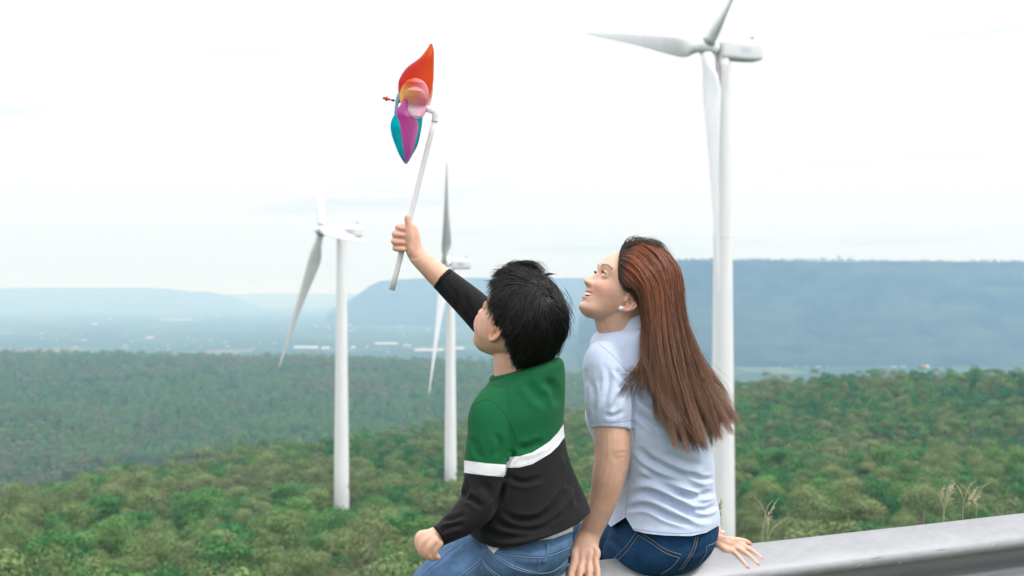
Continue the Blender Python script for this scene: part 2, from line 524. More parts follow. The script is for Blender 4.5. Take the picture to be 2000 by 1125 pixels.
def fold(V, F, folds):
    """press cloth folds: each (smooth px polyline, width px, depth m); the lip beside a crease bulges"""
    Nn = vnormals(V, F)
    px, py = to_px(V)
    vd = V - CAM; vd /= np.linalg.norm(vd, axis=1)[:, None]
    facing = np.clip(-(Nn * vd).sum(1) * 2.2 + .15, 0, 1)
    D = np.zeros(len(V))
    for poly, w, dep in folds:
        pl = catmull(poly, np.linspace(0, 1, 24)) if len(poly) > 2 else np.asarray(poly, float)
        d, al, sd = polydist(px, py, pl)
        env = np.clip(np.minimum(al, 1 - al) / .3, 0, 1); env = env * env * (3 - 2 * env)
        x = d / w
        # soft valley with an uneven pair of lips
        D += env * dep * (-np.exp(-x * x) + .55 * np.exp(-((x - 1.7) / .8) ** 2) * np.where(sd > 0, 1.0, .55))
    return V + Nn * (D * facing)[:, None]

def crumple(V, F, amp, s, seed=0, aniso=(1, 1, .5)):
    Nn = vnormals(V, F)
    q = V * np.array(aniso)
    n = np.array([mnoise.fractal(Vector(tuple(p / s + seed)), .8, 2.1, 3) for p in q])
    return V + Nn * (n * amp)[:, None]

def hem_cut(V, F, curve, keep_above=True):
    """trim below a hem line given in photo pixels; the edge is snapped onto the line"""
    px, py = to_px(V)
    cx = [c[0] for c in curve]; cy = [c[1] for c in curve]
    hy = np.interp(px, cx, cy)
    below = py > hy
    fb = below[F].sum(1)
    F = F[fb < 4]
    m = below & np.isin(np.arange(len(V)), F.ravel())
    V = V.copy()
    V[m, 2] = CAMZ - (hy[m] - HY) * V[m, 1] / FPX
    used = np.unique(F); re = np.full(len(V), -1); re[used] = np.arange(len(used))
    return V[used], re[F]

def surf(V, F):
    return BVHTree.FromPolygons([Vector(v) for v in V], [tuple(map(int, f)) for f in F])

def drape(bvh, pts, off=.0012, fallbackY=3.4):
    """photo-pixel points laid on a surface as seen from the road side"""
    out = []
    last = fallbackY
    for x, y in pts:
        d = P(x, y, 1.0) - CAM; d /= np.linalg.norm(d)
        h = bvh.ray_cast(Vector(CAM), Vector(d))
        if h[0] is None:
            out.append(P(x, y, last)); continue
        n = np.array(h[1]); n = n if n @ d < 0 else -n
        p = np.array(h[0]) + n * off
        last = p[1]; out.append(p)
    return np.array(out)

def seam(name, bvh, poly, mat, parent, r=.0009, off=.0006, n=60, dash=False):
    pl = catmull(poly, np.linspace(0, 1, n)) if len(poly) > 2 else np.array([np.array(poly[0]) * (1 - t) + np.array(poly[1]) * t for t in np.linspace(0, 1, n)])
    p = drape(bvh, pl, off)
    if dash:
        parts = []
        for k in range(0, n - 2, 3):
            parts.append(rings_mesh(tube_rings(p[k:k + 3], r, 5, up=(0.1, 1, .1))))
        return mesh_obj(name, *merge(parts), mat, parent)
    return mesh_obj(name, *rings_mesh(tube_rings(p, r, 6, up=(0.1, 1, .1))), mat, parent)

def patch(bvh, corners, nu=26, nv=22, off=.0016):
    """four-sided cloth patch laid on a surface; corners given in order, px; edges may be polylines"""
    top, right, bottom, left = corners        # each a polyline: top L>R, right T>B, bottom L>R, left T>B
    u = np.linspace(0, 1, nu); v = np.linspace(0, 1, nv)
    T = catmull(top, u) if len(top) > 2 else np.outer(1 - u, top[0]) + np.outer(u, top[1])
    B = catmull(bottom, u) if len(bottom) > 2 else np.outer(1 - u, bottom[0]) + np.outer(u, bottom[1])
    Lf = catmull(left, v) if len(left) > 2 else np.outer(1 - v, left[0]) + np.outer(v, left[1])
    Rt = catmull(right, v) if len(right) > 2 else np.outer(1 - v, right[0]) + np.outer(v, right[1])
    G = np.zeros((nv, nu, 2))
    for i in range(nv):
        for j in range(nu):
            a, b = u[j], v[i]
            G[i, j] = (1 - b) * T[j] + b * B[j] + (1 - a) * Lf[i] + a * Rt[i] - ((1 - a) * (1 - b) * T[0] + a * (1 - b) * T[-1] + (1 - a) * b * B[0] + a * b * B[-1])
    p = drape(bvh, G.reshape(-1, 2), off).reshape(nv, nu, 3)
    low = drape(bvh, G.reshape(-1, 2), -.001).reshape(nv, nu, 3)
    for q in (0, -1):
        p[q] = low[q]; p[:, q] = low[:, q]
    return p.reshape(-1, 3), grid_faces(nv, nu, wrap=False)[:, ::-1]

# ---------------------------------------------------------------- head
def head_frame(w, p, roll=0.0):
    w, p = math.radians(w), math.radians(p)
    f = np.array([-math.cos(p) * math.cos(w), math.cos(p) * math.sin(w), math.sin(p)])
    l = np.array([-math.sin(w), -math.cos(w), 0.0])
    u = np.cross(f, l)
    if roll:
        r = math.radians(roll); l, u = l * math.cos(r) + u * math.sin(r), u * math.cos(r) - l * math.sin(r)
    return np.stack([f, l, u], 1)            # columns

HZ = [-.105, -.1005, -.094, -.085, -.07, -.05, -.03, -.01, .015, .035, .055, .075, .095, .112, .123, .128]
HXF = [.054, .067, .077, .0825, .0850, .0885, .0885, .088, .0850, .0905, .0910, .087, .076, .056, .034, .004]
HXB = [.048, .030, .012, -.006, -.03, -.052, -.07, -.082, -.092, -.097, -.096, -.09, -.078, -.058, -.036, -.006]
HW = [.008, .018, .027, .036, .046, .055, .064, .071, .0735, .0745, .0735, .069, .059, .043, .027, .004]

def head_mesh(chubby=0.0, smile=0.0, nose=1.0, nz=150, na=180, slim=0.0):
    t = np.linspace(0, 1, nz)
    idx = np.linspace(0, 1, len(HZ))
    tab = catmull(np.column_stack([HZ, HXF, HXB, HW]), t)
    z, xf, xb, w = tab.T
    if slim:      # firmer jaw line, shorter chin, fuller brow
        xb = xb + slim * np.interp(z, [-.105, -.094, -.085, -.07, -.05, -.03, -.01], [.010, .018, .022, .030, .024, .012, 0])
        xf = xf + slim * .006 * np.exp(-((z - .04) / .022) ** 2)
        z = np.where(z < -.08, -.08 + (z + .08) * (1 - .25 * slim), z)
    w = w * (1 + chubby * np.exp(-((z + .045) / .03) ** 2))
    c = np.where(z < .0, (xf + xb) / 2 * np.clip(-z / .08, 0, 1) + -.005 * (1 - np.clip(-z / .08, 0, 1)), -.005)
    ang = np.arange(na) * 2 * np.pi / na
    ca, sa = np.cos(ang), np.sin(ang)
    ex = 2.0 + .35 * np.exp(-((z - .02) / .05) ** 2)
    X = np.zeros((nz, na)); Yl = np.zeros((nz, na))
    for k in range(nz):
        e = ex[k]
        cc = np.sign(ca) * np.abs(ca) ** (2 / e); ss = np.sign(sa) * np.abs(sa) ** (2 / e)
        a = np.where(ca > 0, xf[k] - c[k], c[k] - xb[k])
        X[k] = c[k] + cc * a; Yl[k] = ss * w[k]
    Z = np.repeat(z[:, None], na, 1)
    # ---- face relief, pushed forward along x (and a little sideways)
    fr = np.clip(ca[None] * 1.6, 0, 1)
    g = lambda y0, z0, sy, sz: np.exp(-((Yl - y0) / sy) ** 2 - ((Z - z0) / sz) ** 2)
    g2 = lambda y0, z0, sy, sz: g(y0, z0, sy, sz) + g(-y0, z0, sy, sz)
    D = np.zeros_like(X)
    # nose: ridge growing from the bridge to the tip, then a quick return
    zz = np.array([.040, .028, .018, .005, -.008, -.018, -.023, -.029, -.034])
    na_ = np.interp(-Z, -zz, np.array([0, .003, .006, .0125, .019, .0235, .021, .008, 0])) * nose
    ns = np.interp(-Z, -zz, np.array([.010, .008, .008, .0085, .010, .0115, .012, .012, .012]))
    D += na_ * np.exp(-(Yl / ns) ** 2)
    D += .0100 * g2(.0130, -.020, .0070, .0070) * nose
    # eye sockets, brows, cheeks
    D += -.0095 * g2(.030, .017, .017, .0115)
    D += .0025 * g2(.030, .040, .020, .007)
    D += (.0055 + .004 * smile) * g2(.036, -.018, .018, .018)
    D += chubby * .05 * g2(.042, -.040, .022, .022)
    D += -.0025 * g2(.034, -.058, .012, .012)
    # lips
    D += .0065 * g(0, -.041, .020, .0055) + .0060 * g(0, -.0575, .017, .0060)
    D += -.003 * g(0, -.034, .004, .006)
    D += -.0055 * g(0, -.067, .018, .006)
    D += .0045 * g(0, -.084, .016, .013)
    zm = -.049 + smile * .006 * (Yl / .026) ** 2
    D += -(.004 + .0075 * smile) * np.exp(-(Yl / .024) ** 4 - ((Z - zm) / (.0022 + .0030 * smile)) ** 2)
    D += -.003 * smile * g2(.033, -.043, .005, .008)
    X = X + D * fr
    V = np.stack([X, Yl, Z], -1)
    # lids: a rounded cover over the eyeball, open in a slit
    for s in (1, -1):
        E0 = np.array([.0745, s * .031, .0175]); rr = .0142
        dv = V - E0
        rad = np.sqrt(dv[..., 1] ** 2 + dv[..., 2] ** 2)
        inside = rad < rr
        xs = E0[0] + np.sqrt(np.maximum(rr ** 2 - rad ** 2, 0))
        V[..., 0] = np.where(inside & (ca[None] > 0), np.maximum(V[..., 0], xs), V[..., 0])
        sl = np.exp(-(dv[..., 1] / .0125) ** 4 - ((dv[..., 2] + .0008 - 20 * dv[..., 1] ** 2 * 0) / (.0042 - .0020 * smile)) ** 4)
        V[..., 0] -= .0046 * sl * (ca[None] > 0)
    return rings_mesh(V)

def ear_parts(s):
    """ear in head space; s = +1 left, -1 right"""
    rim = np.array([(.010, .070, .010), (.008, .079, .024), (-.004, .084, .032), (-.017, .086, .027), (-.022, .086, .010), (-.017, .083, -.008), (-.008, .079, -.022), (.002, .075, -.028), (.008, .071, -.020)])
    inner = np.array([(-.002, .074, .018), (-.012, .080, .014), (-.013, .080, 0), (-.006, .077, -.012), (.004, .073, -.010)])
    p = []
    for c, r in ((rim, [.0034, .0034, .0036, .0038, .0036, .0036, .0042, .0052, .004]), (inner, [.003] * 5)):
        c = c * np.array([1, s, 1]); t = np.linspace(0, 1, 30)
        p.append(rings_mesh(tube_rings(catmull(c, t), np.interp(t, np.linspace(0, 1, len(r)), r), 10, up=(0, 1, .01))))
    p.append(ball((-.007, s * .0725, .002), (.015, .0026, .026)))
    p.append(ball((.009, s * .072, -.002), (.004, .005, .007)))
    return p

def place(parts, R, O, sc=1.0):
    return [(np.asarray(V) @ R.T * sc + O, F) for V, F in parts]
def in_head(V, R, O, sc=1.0):
    return (V - O) @ R / sc

# ---------------------------------------------------------------- hair
def strands_mesh(paths, rad, seg3=True):
    """paths (n, k, 3), rad (n, k): thin three-sided hairs"""
    n, k = paths.shape[:2]
    t = np.gradient(paths, axis=1); t /= np.linalg.norm(t, axis=2)[..., None] + 1e-12
    ref = paths - CAM; ref /= np.linalg.norm(ref, axis=2)[..., None]
    s = np.cross(t, ref); s /= np.linalg.norm(s, axis=2)[..., None] + 1e-9
    d = np.cross(s, t)
    R = []
    for a in (math.pi / 2, math.pi * 7 / 6, math.pi * 11 / 6):
        R.append(paths + rad[..., None] * (math.cos(a) * s + math.sin(a) * d))
    V = np.stack(R, 2)                                  # n,k,3,3
    base = (np.arange(n) * k * 3)[:, None, None]
    i = np.arange(k - 1)[None, :, None]; j = np.arange(3)[None, None, :]; j2 = (j + 1) % 3
    F = np.stack([base + i * 3 + j, base + i * 3 + j2, base + (i + 1) * 3 + j2, base + (i + 1) * 3 + j], -1).reshape(-1, 4)
    return V.reshape(-1, 3), F

def fast_mesh(name, V, F, mats, parent=None, smooth=True):
    """quad mesh built through foreach_set (much faster for big meshes)"""
    me = bpy.data.meshes.new(name)
    V = np.asarray(V, np.float64)
    if parent is not None: V = V - wloc(parent)
    F = np.asarray(F, np.int32)
    me.vertices.add(len(V)); me.vertices.foreach_set('co', V.astype(np.float32).ravel())
    me.loops.add(F.size); me.loops.foreach_set('vertex_index', F.ravel())
    me.polygons.add(len(F)); me.polygons.foreach_set('loop_start', np.arange(0, F.size, F.shape[1], dtype=np.int32))
    me.polygons.foreach_set('use_smooth', np.full(len(F), smooth))
    for m in (mats if isinstance(mats, (list, tuple)) else [mats]): me.materials.append(m)
    me.update(calc_edges=True); me.validate()
    o = bpy.data.objects.new(name, me); COL.objects.link(o)
    if parent is not None: o.parent = parent
    return o

# ---------------------------------------------------------------- materials for people
def skin_material(name, rough=.5):
    m, nt, b = new_mat(name)
    a = N(nt, 'ShaderNodeAttribute'); a.attribute_name = 'Col'
    tcn = N(nt, 'ShaderNodeTexCoord')
    n = N(nt, 'ShaderNodeTexNoise'); n.inputs['Scale'].default_value = 38; n.inputs['Detail'].default_value = 4
    L(nt, tcn.outputs['Object'], n.inputs['Vector'])
    mr = N(nt, 'ShaderNodeMapRange'); mr.inputs['From Min'].default_value = .3; mr.inputs['From Max'].default_value = .7
    mr.inputs['To Min'].default_value = .90; mr.inputs['To Max'].default_value = 1.08
    L(nt, n.outputs[0], mr.inputs[0])
    sc = N(nt, 'ShaderNodeVectorMath'); sc.operation = 'SCALE'
    L(nt, a.outputs['Color'], sc.inputs[0]); L(nt, mr.outputs[0], sc.inputs['Scale'])
    L(nt, sc.outputs[0], b.inputs['Base Color'])
    b.inputs['Roughness'].default_value = rough
    b.inputs['Subsurface Weight'].default_value = .35
    b.inputs['Subsurface Radius'].default_value = (1, .35, .2)
    b.inputs['Subsurface Scale'].default_value = .006
    n2 = N(nt, 'ShaderNodeTexNoise'); n2.inputs['Scale'].default_value = 420; n2.inputs['Detail'].default_value = 2
    L(nt, tcn.outputs['Object'], n2.inputs['Vector'])
    bp = N(nt, 'ShaderNodeBump'); bp.inputs['Distance'].default_value = .0004; bp.inputs['Strength'].default_value = .5
    L(nt, n2.outputs[0], bp.inputs['Height']); L(nt, bp.outputs[0], b.inputs['Normal'])
    return m

def cloth_material(name, weave=700, rough=.85, bump=.0004, sheen=.25, vary=.06):
    m, nt, b = new_mat(name)
    a = N(nt, 'ShaderNodeAttribute'); a.attribute_name = 'Col'
    tcn = N(nt, 'ShaderNodeTexCoord')
    n = N(nt, 'ShaderNodeTexNoise'); n.inputs['Scale'].default_value = 60; n.inputs['Detail'].default_value = 6
    L(nt, tcn.outputs['Object'], n.inputs['Vector'])
    mr = N(nt, 'ShaderNodeMapRange'); mr.inputs['From Min'].default_value = .3; mr.inputs['From Max'].default_value = .7
    mr.inputs['To Min'].default_value = 1 - vary; mr.inputs['To Max'].default_value = 1 + vary
    L(nt, n.outputs[0], mr.inputs[0])
    sc = N(nt, 'ShaderNodeVectorMath'); sc.operation = 'SCALE'
    L(nt, a.outputs['Color'], sc.inputs[0]); L(nt, mr.outputs[0], sc.inputs['Scale'])
    L(nt, sc.outputs[0], b.inputs['Base Color'])
    b.inputs['Roughness'].default_value = rough
    b.inputs['Specular IOR Level'].default_value = .25
    b.inputs['Sheen Weight'].default_value = sheen
    n2 = N(nt, 'ShaderNodeTexNoise'); n2.inputs['Scale'].default_value = weave; n2.inputs['Detail'].default_value = 2
    L(nt, tcn.outputs['Object'], n2.inputs['Vector'])
    bp = N(nt, 'ShaderNodeBump'); bp.inputs['Distance'].default_value = bump; bp.inputs['Strength'].default_value = 1
    L(nt, n2.outputs[0], bp.inputs['Height']); L(nt, bp.outputs[0], b.inputs['Normal'])
    return m

def denim_material(name):
    m, nt, b = new_mat(name)
    a = N(nt, 'ShaderNodeAttribute'); a.attribute_name = 'Col'
    tcn = N(nt, 'ShaderNodeTexCoord')
    mp = N(nt, 'ShaderNodeMapping'); mp.inputs['Scale'].default_value = (900, 900, 160); mp.inputs['Rotation'].default_value = (0, .5, 0)
    L(nt, tcn.outputs['Object'], mp.inputs[0])
    n = N(nt, 'ShaderNodeTexNoise'); n.inputs['Scale'].default_value = 1; n.inputs['Detail'].default_value = 2
    L(nt, mp.outputs[0], n.inputs['Vector'])
    n3 = N(nt, 'ShaderNodeTexNoise'); n3.inputs['Scale'].default_value = 28; n3.inputs['Detail'].default_value = 7; n3.inputs['Roughness'].default_value = .65
    L(nt, tcn.outputs['Object'], n3.inputs['Vector'])
    ad = N(nt, 'ShaderNodeMath'); ad.operation = 'MULTIPLY_ADD'; ad.inputs[1].default_value = .45
    L(nt, n.outputs[0], ad.inputs[0]); L(nt, n3.outputs[0], ad.inputs[2])
    mr = N(nt, 'ShaderNodeMapRange'); mr.inputs['From Min'].default_value = .45; mr.inputs['From Max'].default_value = 1.0
    mr.inputs['To Min'].default_value = .68; mr.inputs['To Max'].default_value = 1.38
    L(nt, ad.outputs[0], mr.inputs[0])
    sc = N(nt, 'ShaderNodeVectorMath'); sc.operation = 'SCALE'
    L(nt, a.outputs['Color'], sc.inputs[0]); L(nt, mr.outputs[0], sc.inputs['Scale'])
    L(nt, sc.outputs[0], b.inputs['Base Color'])
    b.inputs['Roughness'].default_value = .9; b.inputs['Specular IOR Level'].default_value = .2
    bp = N(nt, 'ShaderNodeBump'); bp.inputs['Distance'].default_value = .0005; bp.inputs['Strength'].default_value = .8
    L(nt, n.outputs[0], bp.inputs['Height']); L(nt, bp.outputs[0], b.inputs['Normal'])
    return m

def hair_material(name, rough=.42, spec=.5):
    m, nt, b = new_mat(name)
    a = N(nt, 'ShaderNodeAttribute'); a.attribute_name = 'Col'
    L(nt, a.outputs['Color'], b.inputs['Base Color'])
    b.inputs['Roughness'].default_value = rough
    b.inputs['Specular IOR Level'].default_value = spec
    return m
M_SKIN = skin_material('skin')
def striped_material(name, green, black, white):
    m = cloth_material(name, 1100, .85, .0003, .05, .05)
    nt = m.node_tree
    a = next(n for n in nt.nodes if n.type == 'ATTRIBUTE'); a.attribute_name = 'band'
    sc = next(n for n in nt.nodes if n.type == 'VECT_MATH')
    def stepn(v, soft):
        r = N(nt, 'ShaderNodeMapRange'); r.inputs['From Min'].default_value = v - soft; r.inputs['From Max'].default_value = v + soft
        L(nt, a.outputs['Fac'], r.inputs[0]); return r
    m1 = N(nt, 'ShaderNodeMix'); m1.data_type = 'RGBA'; m1.inputs['A'].default_value = (*green, 1); m1.inputs['B'].default_value = (*white, 1)
    L(nt, stepn(-1, .04).outputs[0], m1.inputs['Factor'])
    m2 = N(nt, 'ShaderNodeMix'); m2.data_type = 'RGBA'; m2.inputs['B'].default_value = (*black, 1)
    L(nt, stepn(1, .04).outputs[0], m2.inputs['Factor']); L(nt, m1.outputs['Result'], m2.inputs['A'])
    L(nt, m2.outputs['Result'], sc.inputs[0])
    return m
M_POLO = cloth_material('light_blue_pique_cotton', 1600, .8, .00018, .3, .03)
M_JERSEY = cloth_material('cotton_jersey', 1100, .85, .0003, .05, .06)
M_DENIM = denim_material('denim')
M_HAIRB = hair_material('black_hair', .38)
M_HAIRW = hair_material('brown_hair', .40)
M_WHITE_CLOTH = simple_mat('white_cotton', (.80, .80, .82), .8, noise=(60, .04))
M_THREAD_TAN = simple_mat('tan_thread', (.24, .22, .20), .8)
M_THREAD_PALE = simple_mat('pale_blue_thread', (.20, .29, .43), .8)
M_SEAM_DARKBLUE = simple_mat('dark_denim_seam', (.012, .025, .06), .9)
M_SEAM_POLO = simple_mat('polo_seam', (.40, .49, .66), .9)
M_SEAM_GREEN = simple_mat('green_seam', (.003, .085, .030), .9)
M_SEAM_BLACK = simple_mat('black_seam', (.004, .004, .006), .9)
def skin_cols(n, base): return np.tile(np.array(base, float), (n, 1))
# ---------------------------------------------------------------- the guard rail geometry (used to seat the people)
def rail_back(X):                     # plan line of the rail's upper edge
    return 3.37 + .566 * X
RAIL_Z = .85
RDIR = np.array([1, .566, 0]); RDIR /= np.linalg.norm(RDIR)
RNRM = np.array([RDIR[1], -RDIR[0], 0])           # towards the road
def rail_Y(px, py, lift=.0):
    """depth of the rail's upper slope where the eye meets it at (px, py)"""
    k = (px - 1000) / FPX
    Yb = 3.37 / (1 - .566 * k)
    ye = HY + (CAMZ - RAIL_Z) * FPX / Yb
    f = np.clip((py - ye) / (175.0 / Yb), 0, 1.15)
    return Yb - f * .085 - lift

# ---------------------------------------------------------------- the woman
SK_W = (.74, .45, .33)
wr = limb
WY = 3.58
woman = empty('person', tuple(P(1290, 1115, 3.60)), 'woman with long auburn hair in a light blue polo shirt sitting on the rail', 'person', 'people sitting on the guard rail')
WR = head_frame(-15, 33, 0)
WE = P(1230, 588, 3.480) - WR[:, 1] * .070
WS = .93
WO = WE + WR[:, 0] * .0035 + WR[:, 2] * .010
WS = .93
body = []
body += place([head_mesh(chubby=.0, smile=1.0, nose=1.0, slim=1.0)], WR, WO, WS)
body += place(ear_parts(1) + ear_parts(-1), WR, WE, .98)
body.append(limb([(1258, 715, 3.58, 52), (1240, 672, 3.57, 49), (1222, 641, 3.56, 48.5), (1209, 616, 3.555, 48), (1240, 575, 3.55, 44)]))
# hidden trunk keeps the body whole under the clothes
body.append(slab([(1205, 668, 1300, 664, 3.58, .05), (1185, 700, 1335, 700, 3.58, .08), (1180, 800, 1350, 800, 3.58, .10), (1205, 900, 1370, 900, 3.58, .10), (1215, 1000, 1380, 1000, 3.60, .12), (1210, 1060, 1375, 1060, 3.62, .13), (1230, 1100, 1350, 1095, 3.62, .1)]))
# left arm, propping her up on the rail
body.append(limb([(1190, 705, 3.49, 26), (1188, 745, 3.475, 36), (1192, 800, 3.46, 37), (1196, 845, 3.45, 36.5), (1197, 885, 3.445, 35.5), (1189, 930, 3.445, 33.5), (1179, 975, 3.45, 28), (1164, 1015, 3.455, 24), (1152, 1042, 3.455, 22.5, .85), (1145, 1062, 3.445, 25.5, .62), (1143, 1082, 3.430, 28, .38), (1142, 1091, 3.424, 28.5, .30)], cap=False))
def hand(chains, wrist):
    out = []
    for ch in chains:
        out.append(limb([wrist] + ch, n=34, nseg=14))
    return out
HL = []
for kx, ky, tx, r in ((1122, 1093, 1115, 7.0), (1136, 1097, 1132, 7.3), (1150, 1098, 1150, 7.1), (1163, 1095, 1167, 6.4)):
    Yk = rail_Y(kx, 1104, .012)
    HL.append([(kx + 2, 1078, 3.428, 8.5, .9), (kx, ky, 3.418, r + 1.0), (tx, 1118, 3.400, r), (tx - 1, 1138, 3.388, r - .4), (tx - 1, 1154, 3.388, r - 1.2)])
body += hand(HL, (1147, 1062, 3.445, 12, .8))

# right arm behind her back, hand flat on the rail
body.append(limb([(1342, 710, 3.66, 28), (1346, 780, 3.69, 33), (1348, 860, 3.715, 32), (1356, 920, 3.725, 28), (1370, 980, 3.725, 22), (1390, 1030, 3.715, 18), (1399, 1056, 3.70, 15.5, .8)]))
def ry(x, y, l=.008): return float(rail_Y(x, y, l))
HRt = [
    [(1420, 1056, ry(1420, 1056), 9), (1441, 1056, ry(1441, 1056), 7.0), (1456, 1058, ry(1456, 1058), 5.6), (1466, 1063, ry(1466, 1063, .006), 4.4)],
    [(1418, 1062, ry(1418, 1062, .010), 10.5), (1440, 1063, ry(1440, 1063, .012), 7.6), (1463, 1073, ry(1463, 1073, .012), 6.0), (1477, 1083, ry(1477, 1083), 5.4), (1487, 1092, ry(1487, 1092, .006), 4.6)],
    [(1416, 1068, ry(1416, 1068, .010), 10.5), (1437, 1070, ry(1437, 1070, .012), 7.6), (1455, 1080, ry(1455, 1080, .013), 6.0), (1469, 1092, ry(1469, 1092), 5.5), (1480, 1103, ry(1480, 1103, .005), 4.8)],
    [(1412, 1072, ry(1412, 1072, .010), 9.5), (1429, 1077, ry(1429, 1077, .011), 7.2), (1443, 1089, ry(1443, 1089, .012), 5.6), (1452, 1100, ry(1452, 1100), 5.2), (1460, 1109, ry(1460, 1109, .005), 4.6)]]
body += hand(HRt, (1398, 1057, 3.70, 15, .8))
# legs over the far side of the rail
def leg(st): return limb(st, n=50, nseg=22)
WL1 = [(1250, 1062, 3.60, 50), (1190, 1060, 3.70, 46), (1110, 1072, 3.83, 43), (1045, 1090, 3.96, 37), (1030, 1190, 3.99, 31), (1035, 1330, 3.98, 24)]
WL2 = [(1330, 1062, 3.68, 50), (1290, 1062, 3.80, 46), (1220, 1074, 3.95, 42), (1165, 1090, 4.08, 36), (1150, 1180, 4.10, 30), (1150, 1310, 4.08, 23)]
shrink = lambda st, k: [(a, b, c, r * k) for a, b, c, r in st]
body.append(leg(shrink(WL1, .85))); body.append(leg(shrink(WL2, .85)))
V, F = unify(body, .0026, 3)
lc = in_head(V, WR, WO, WS)
C = skin_cols(len(V), SK_W)
hd = (np.abs(lc) < np.array([.14, .10, .14])).all(1)
def blend(C, m, col, k):
    k = (m * k)[:, None]; return C * (1 - k) + np.array(col) * k
x, y, z = lc.T
ch = np.exp(-((np.abs(y) - .040) / .022) ** 2 - ((z + .018) / .022) ** 2) * (x > .02) * hd
C = blend(C, ch, (.74, .30, .23), .55)
C = blend(C, np.exp(-(y / .012) ** 2 - ((z + .018) / .009) ** 2) * (x > .09) * hd, (.74, .34, .26), .4)
zm = -.049 + .006 * (y / .026) ** 2
lip = np.exp(-(y / .0235) ** 6) * np.exp(-((z - zm) / .0115) ** 6) * (x > .07) * hd
C = blend(C, lip, (.62, .17, .15), .75)
mo = np.exp(-(y / .022) ** 6) * np.exp(-((z - zm) / .0028) ** 4) * (x > .06) * hd
C = blend(C, mo, (.20, .05, .045), .8)
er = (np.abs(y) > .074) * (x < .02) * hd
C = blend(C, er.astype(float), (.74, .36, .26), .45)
br = np.exp(-((z - (.0365 + .006 * np.exp(-((np.abs(y) - .036) / .014) ** 2) )) / .0028) ** 2) * ((np.abs(y) > .014) & (np.abs(y) < .052)) * (x > .05) * hd
C = blend(C, br, (.06, .035, .03), .85)
el = np.exp(-((np.abs(y) - .031) / .0135) ** 4 - ((z - .0215) / .0016) ** 2) * (x > .06) * hd
C = blend(C, el, (.05, .03, .03), .85)
px, py = to_px(V)
for (tx, ty, ax, ay) in ((1466, 1063, .8, .5), (1487, 1092, .7, .7), (1480, 1103, .65, .75), (1460, 1109, .62, .78)):
    d = (px - tx) * ax + (py - ty) * ay; dd = (px - tx) * -ay + (py - ty) * ax
    nl = ((d > -2.5) & (d < 6) & (np.abs(dd) < 4.2) & (py > 1050)).astype(float)
    C = blend(C, nl, (.72, .20, .20), .8)
kn = np.exp(-((px - 1212) / 12) ** 2 - ((py - 887) / 9) ** 2) * (V[:, 1] < 3.5)
C = blend(C, kn, (.58, .28, .20), .5)
V = fold(V, F, [([(1238, 580), (1241, 590), (1237, 600), (1230, 606)], 2.0, .0022), ([(1228, 584), (1233, 590), (1230, 597)], 2.6, .0030), ([(1203, 889), (1214, 884), (1226, 886)], 3.5, .0008), ([(1205, 895), (1215, 893), (1222, 896)], 3, .0006), ([(1196, 880), (1200, 893), (1210, 903)], 5, .0006)])
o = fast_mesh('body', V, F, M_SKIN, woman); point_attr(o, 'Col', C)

M_EYEW = simple_mat('eye_white', (.75, .72, .70), .25)
M_IRIS = simple_mat('dark_iris', (.02, .012, .01), .15)
M_TEETH = simple_mat('teeth', (.80, .78, .72), .3)
M_LASH = simple_mat('lash', (.01, .008, .008), .6)
def face_bits(R, O, S, parent):
    for s in (1, -1):
        c = np.array([.0745, s * .031, .0175])
        e = mesh_obj('eye', *place([ball(c, .0126, n=20)], R, O, S)[0], M_EYEW, parent)
        g = np.array([.98, 0 * s, .18]); g /= np.linalg.norm(g)
        mesh_obj('iris', *place([ball(c + g * .0088, .0062 * np.array([.75, 1, 1]), n=14)], R, O, S)[0], M_IRIS, e)
        t = np.linspace(-1, 1, 14)
        arc = np.stack([.0745 + .0140 * np.sqrt(np.maximum(0, 1 - (t * .86) ** 2)), s * (.031 + .0128 * t), .0175 + .0052 - .0040 * t * t], -1)
        lash = [rings_mesh(tube_rings(arc, .0010, 6))]
        for k in range(2, 13):
            lash.append(rings_mesh(tube_rings(np.array([arc[k], arc[k] + np.array([.0025, s * .001 * t[k], .0003]), arc[k] + np.array([.0040, s * .003 * t[k], .0014])]), [.0005, .0004, .0002], 4)))
        mesh_obj('lashes', *place([merge(lash)], R, O, S)[0], M_LASH, parent)
face_bits(WR, WO, WS, woman)
t = np.linspace(-1, 1, 20)
arc = np.stack([.0890 - .011 * t * t, .021 * t, -.0475 + .0045 * t * t], -1)
mesh_obj('teeth', *place([rings_mesh(tube_rings(arc, np.stack([np.full(20, .0040), np.full(20, .0016)], 1), 8, up=(1, 0, 0)))], WR, WO, WS)[0], M_TEETH, woman)
earring = mesh_obj('earring', *ball(P(1213, 603, 3.457), .0066), simple_mat('pearl', (.66, .65, .64), .25, noise=(300, .05)), woman)

# jeans
J = [slab([(1212, 985, 1392, 985, 3.60, .12), (1204, 1010, 1399, 1010, 3.605, .14), (1192, 1036, 1402, 1032, 3.61, .150), (1180, 1064, 1396, 1056, 3.615, .160), (1177, 1086, 1384, 1078, 3.62, .158), (1188, 1106, 1362, 1098, 3.625, .140), (1210, 1118, 1335, 1112, 3.63, .10)], ex=2.3),
     leg(WL1), leg(WL2)]
V, F = unify(J, .0035, 5)
V = fold(V, F, [([(1180, 1050), (1200, 1060), (1215, 1080)], 6, .003), ([(1195, 1030), (1215, 1045), (1225, 1060)], 5, .002), ([(1300, 1118), (1330, 1108), (1360, 1088)], 6, .0025),
                ([(1345, 1085), (1370, 1075), (1392, 1055)], 5, .0015), ([(1340, 1040), (1350, 1075), (1330, 1110)], 5, .002)])
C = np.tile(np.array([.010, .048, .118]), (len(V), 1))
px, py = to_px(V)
fade = np.exp(-((px - 1280) / 60) ** 2 - ((py - 1085) / 35) ** 2)[:, None]
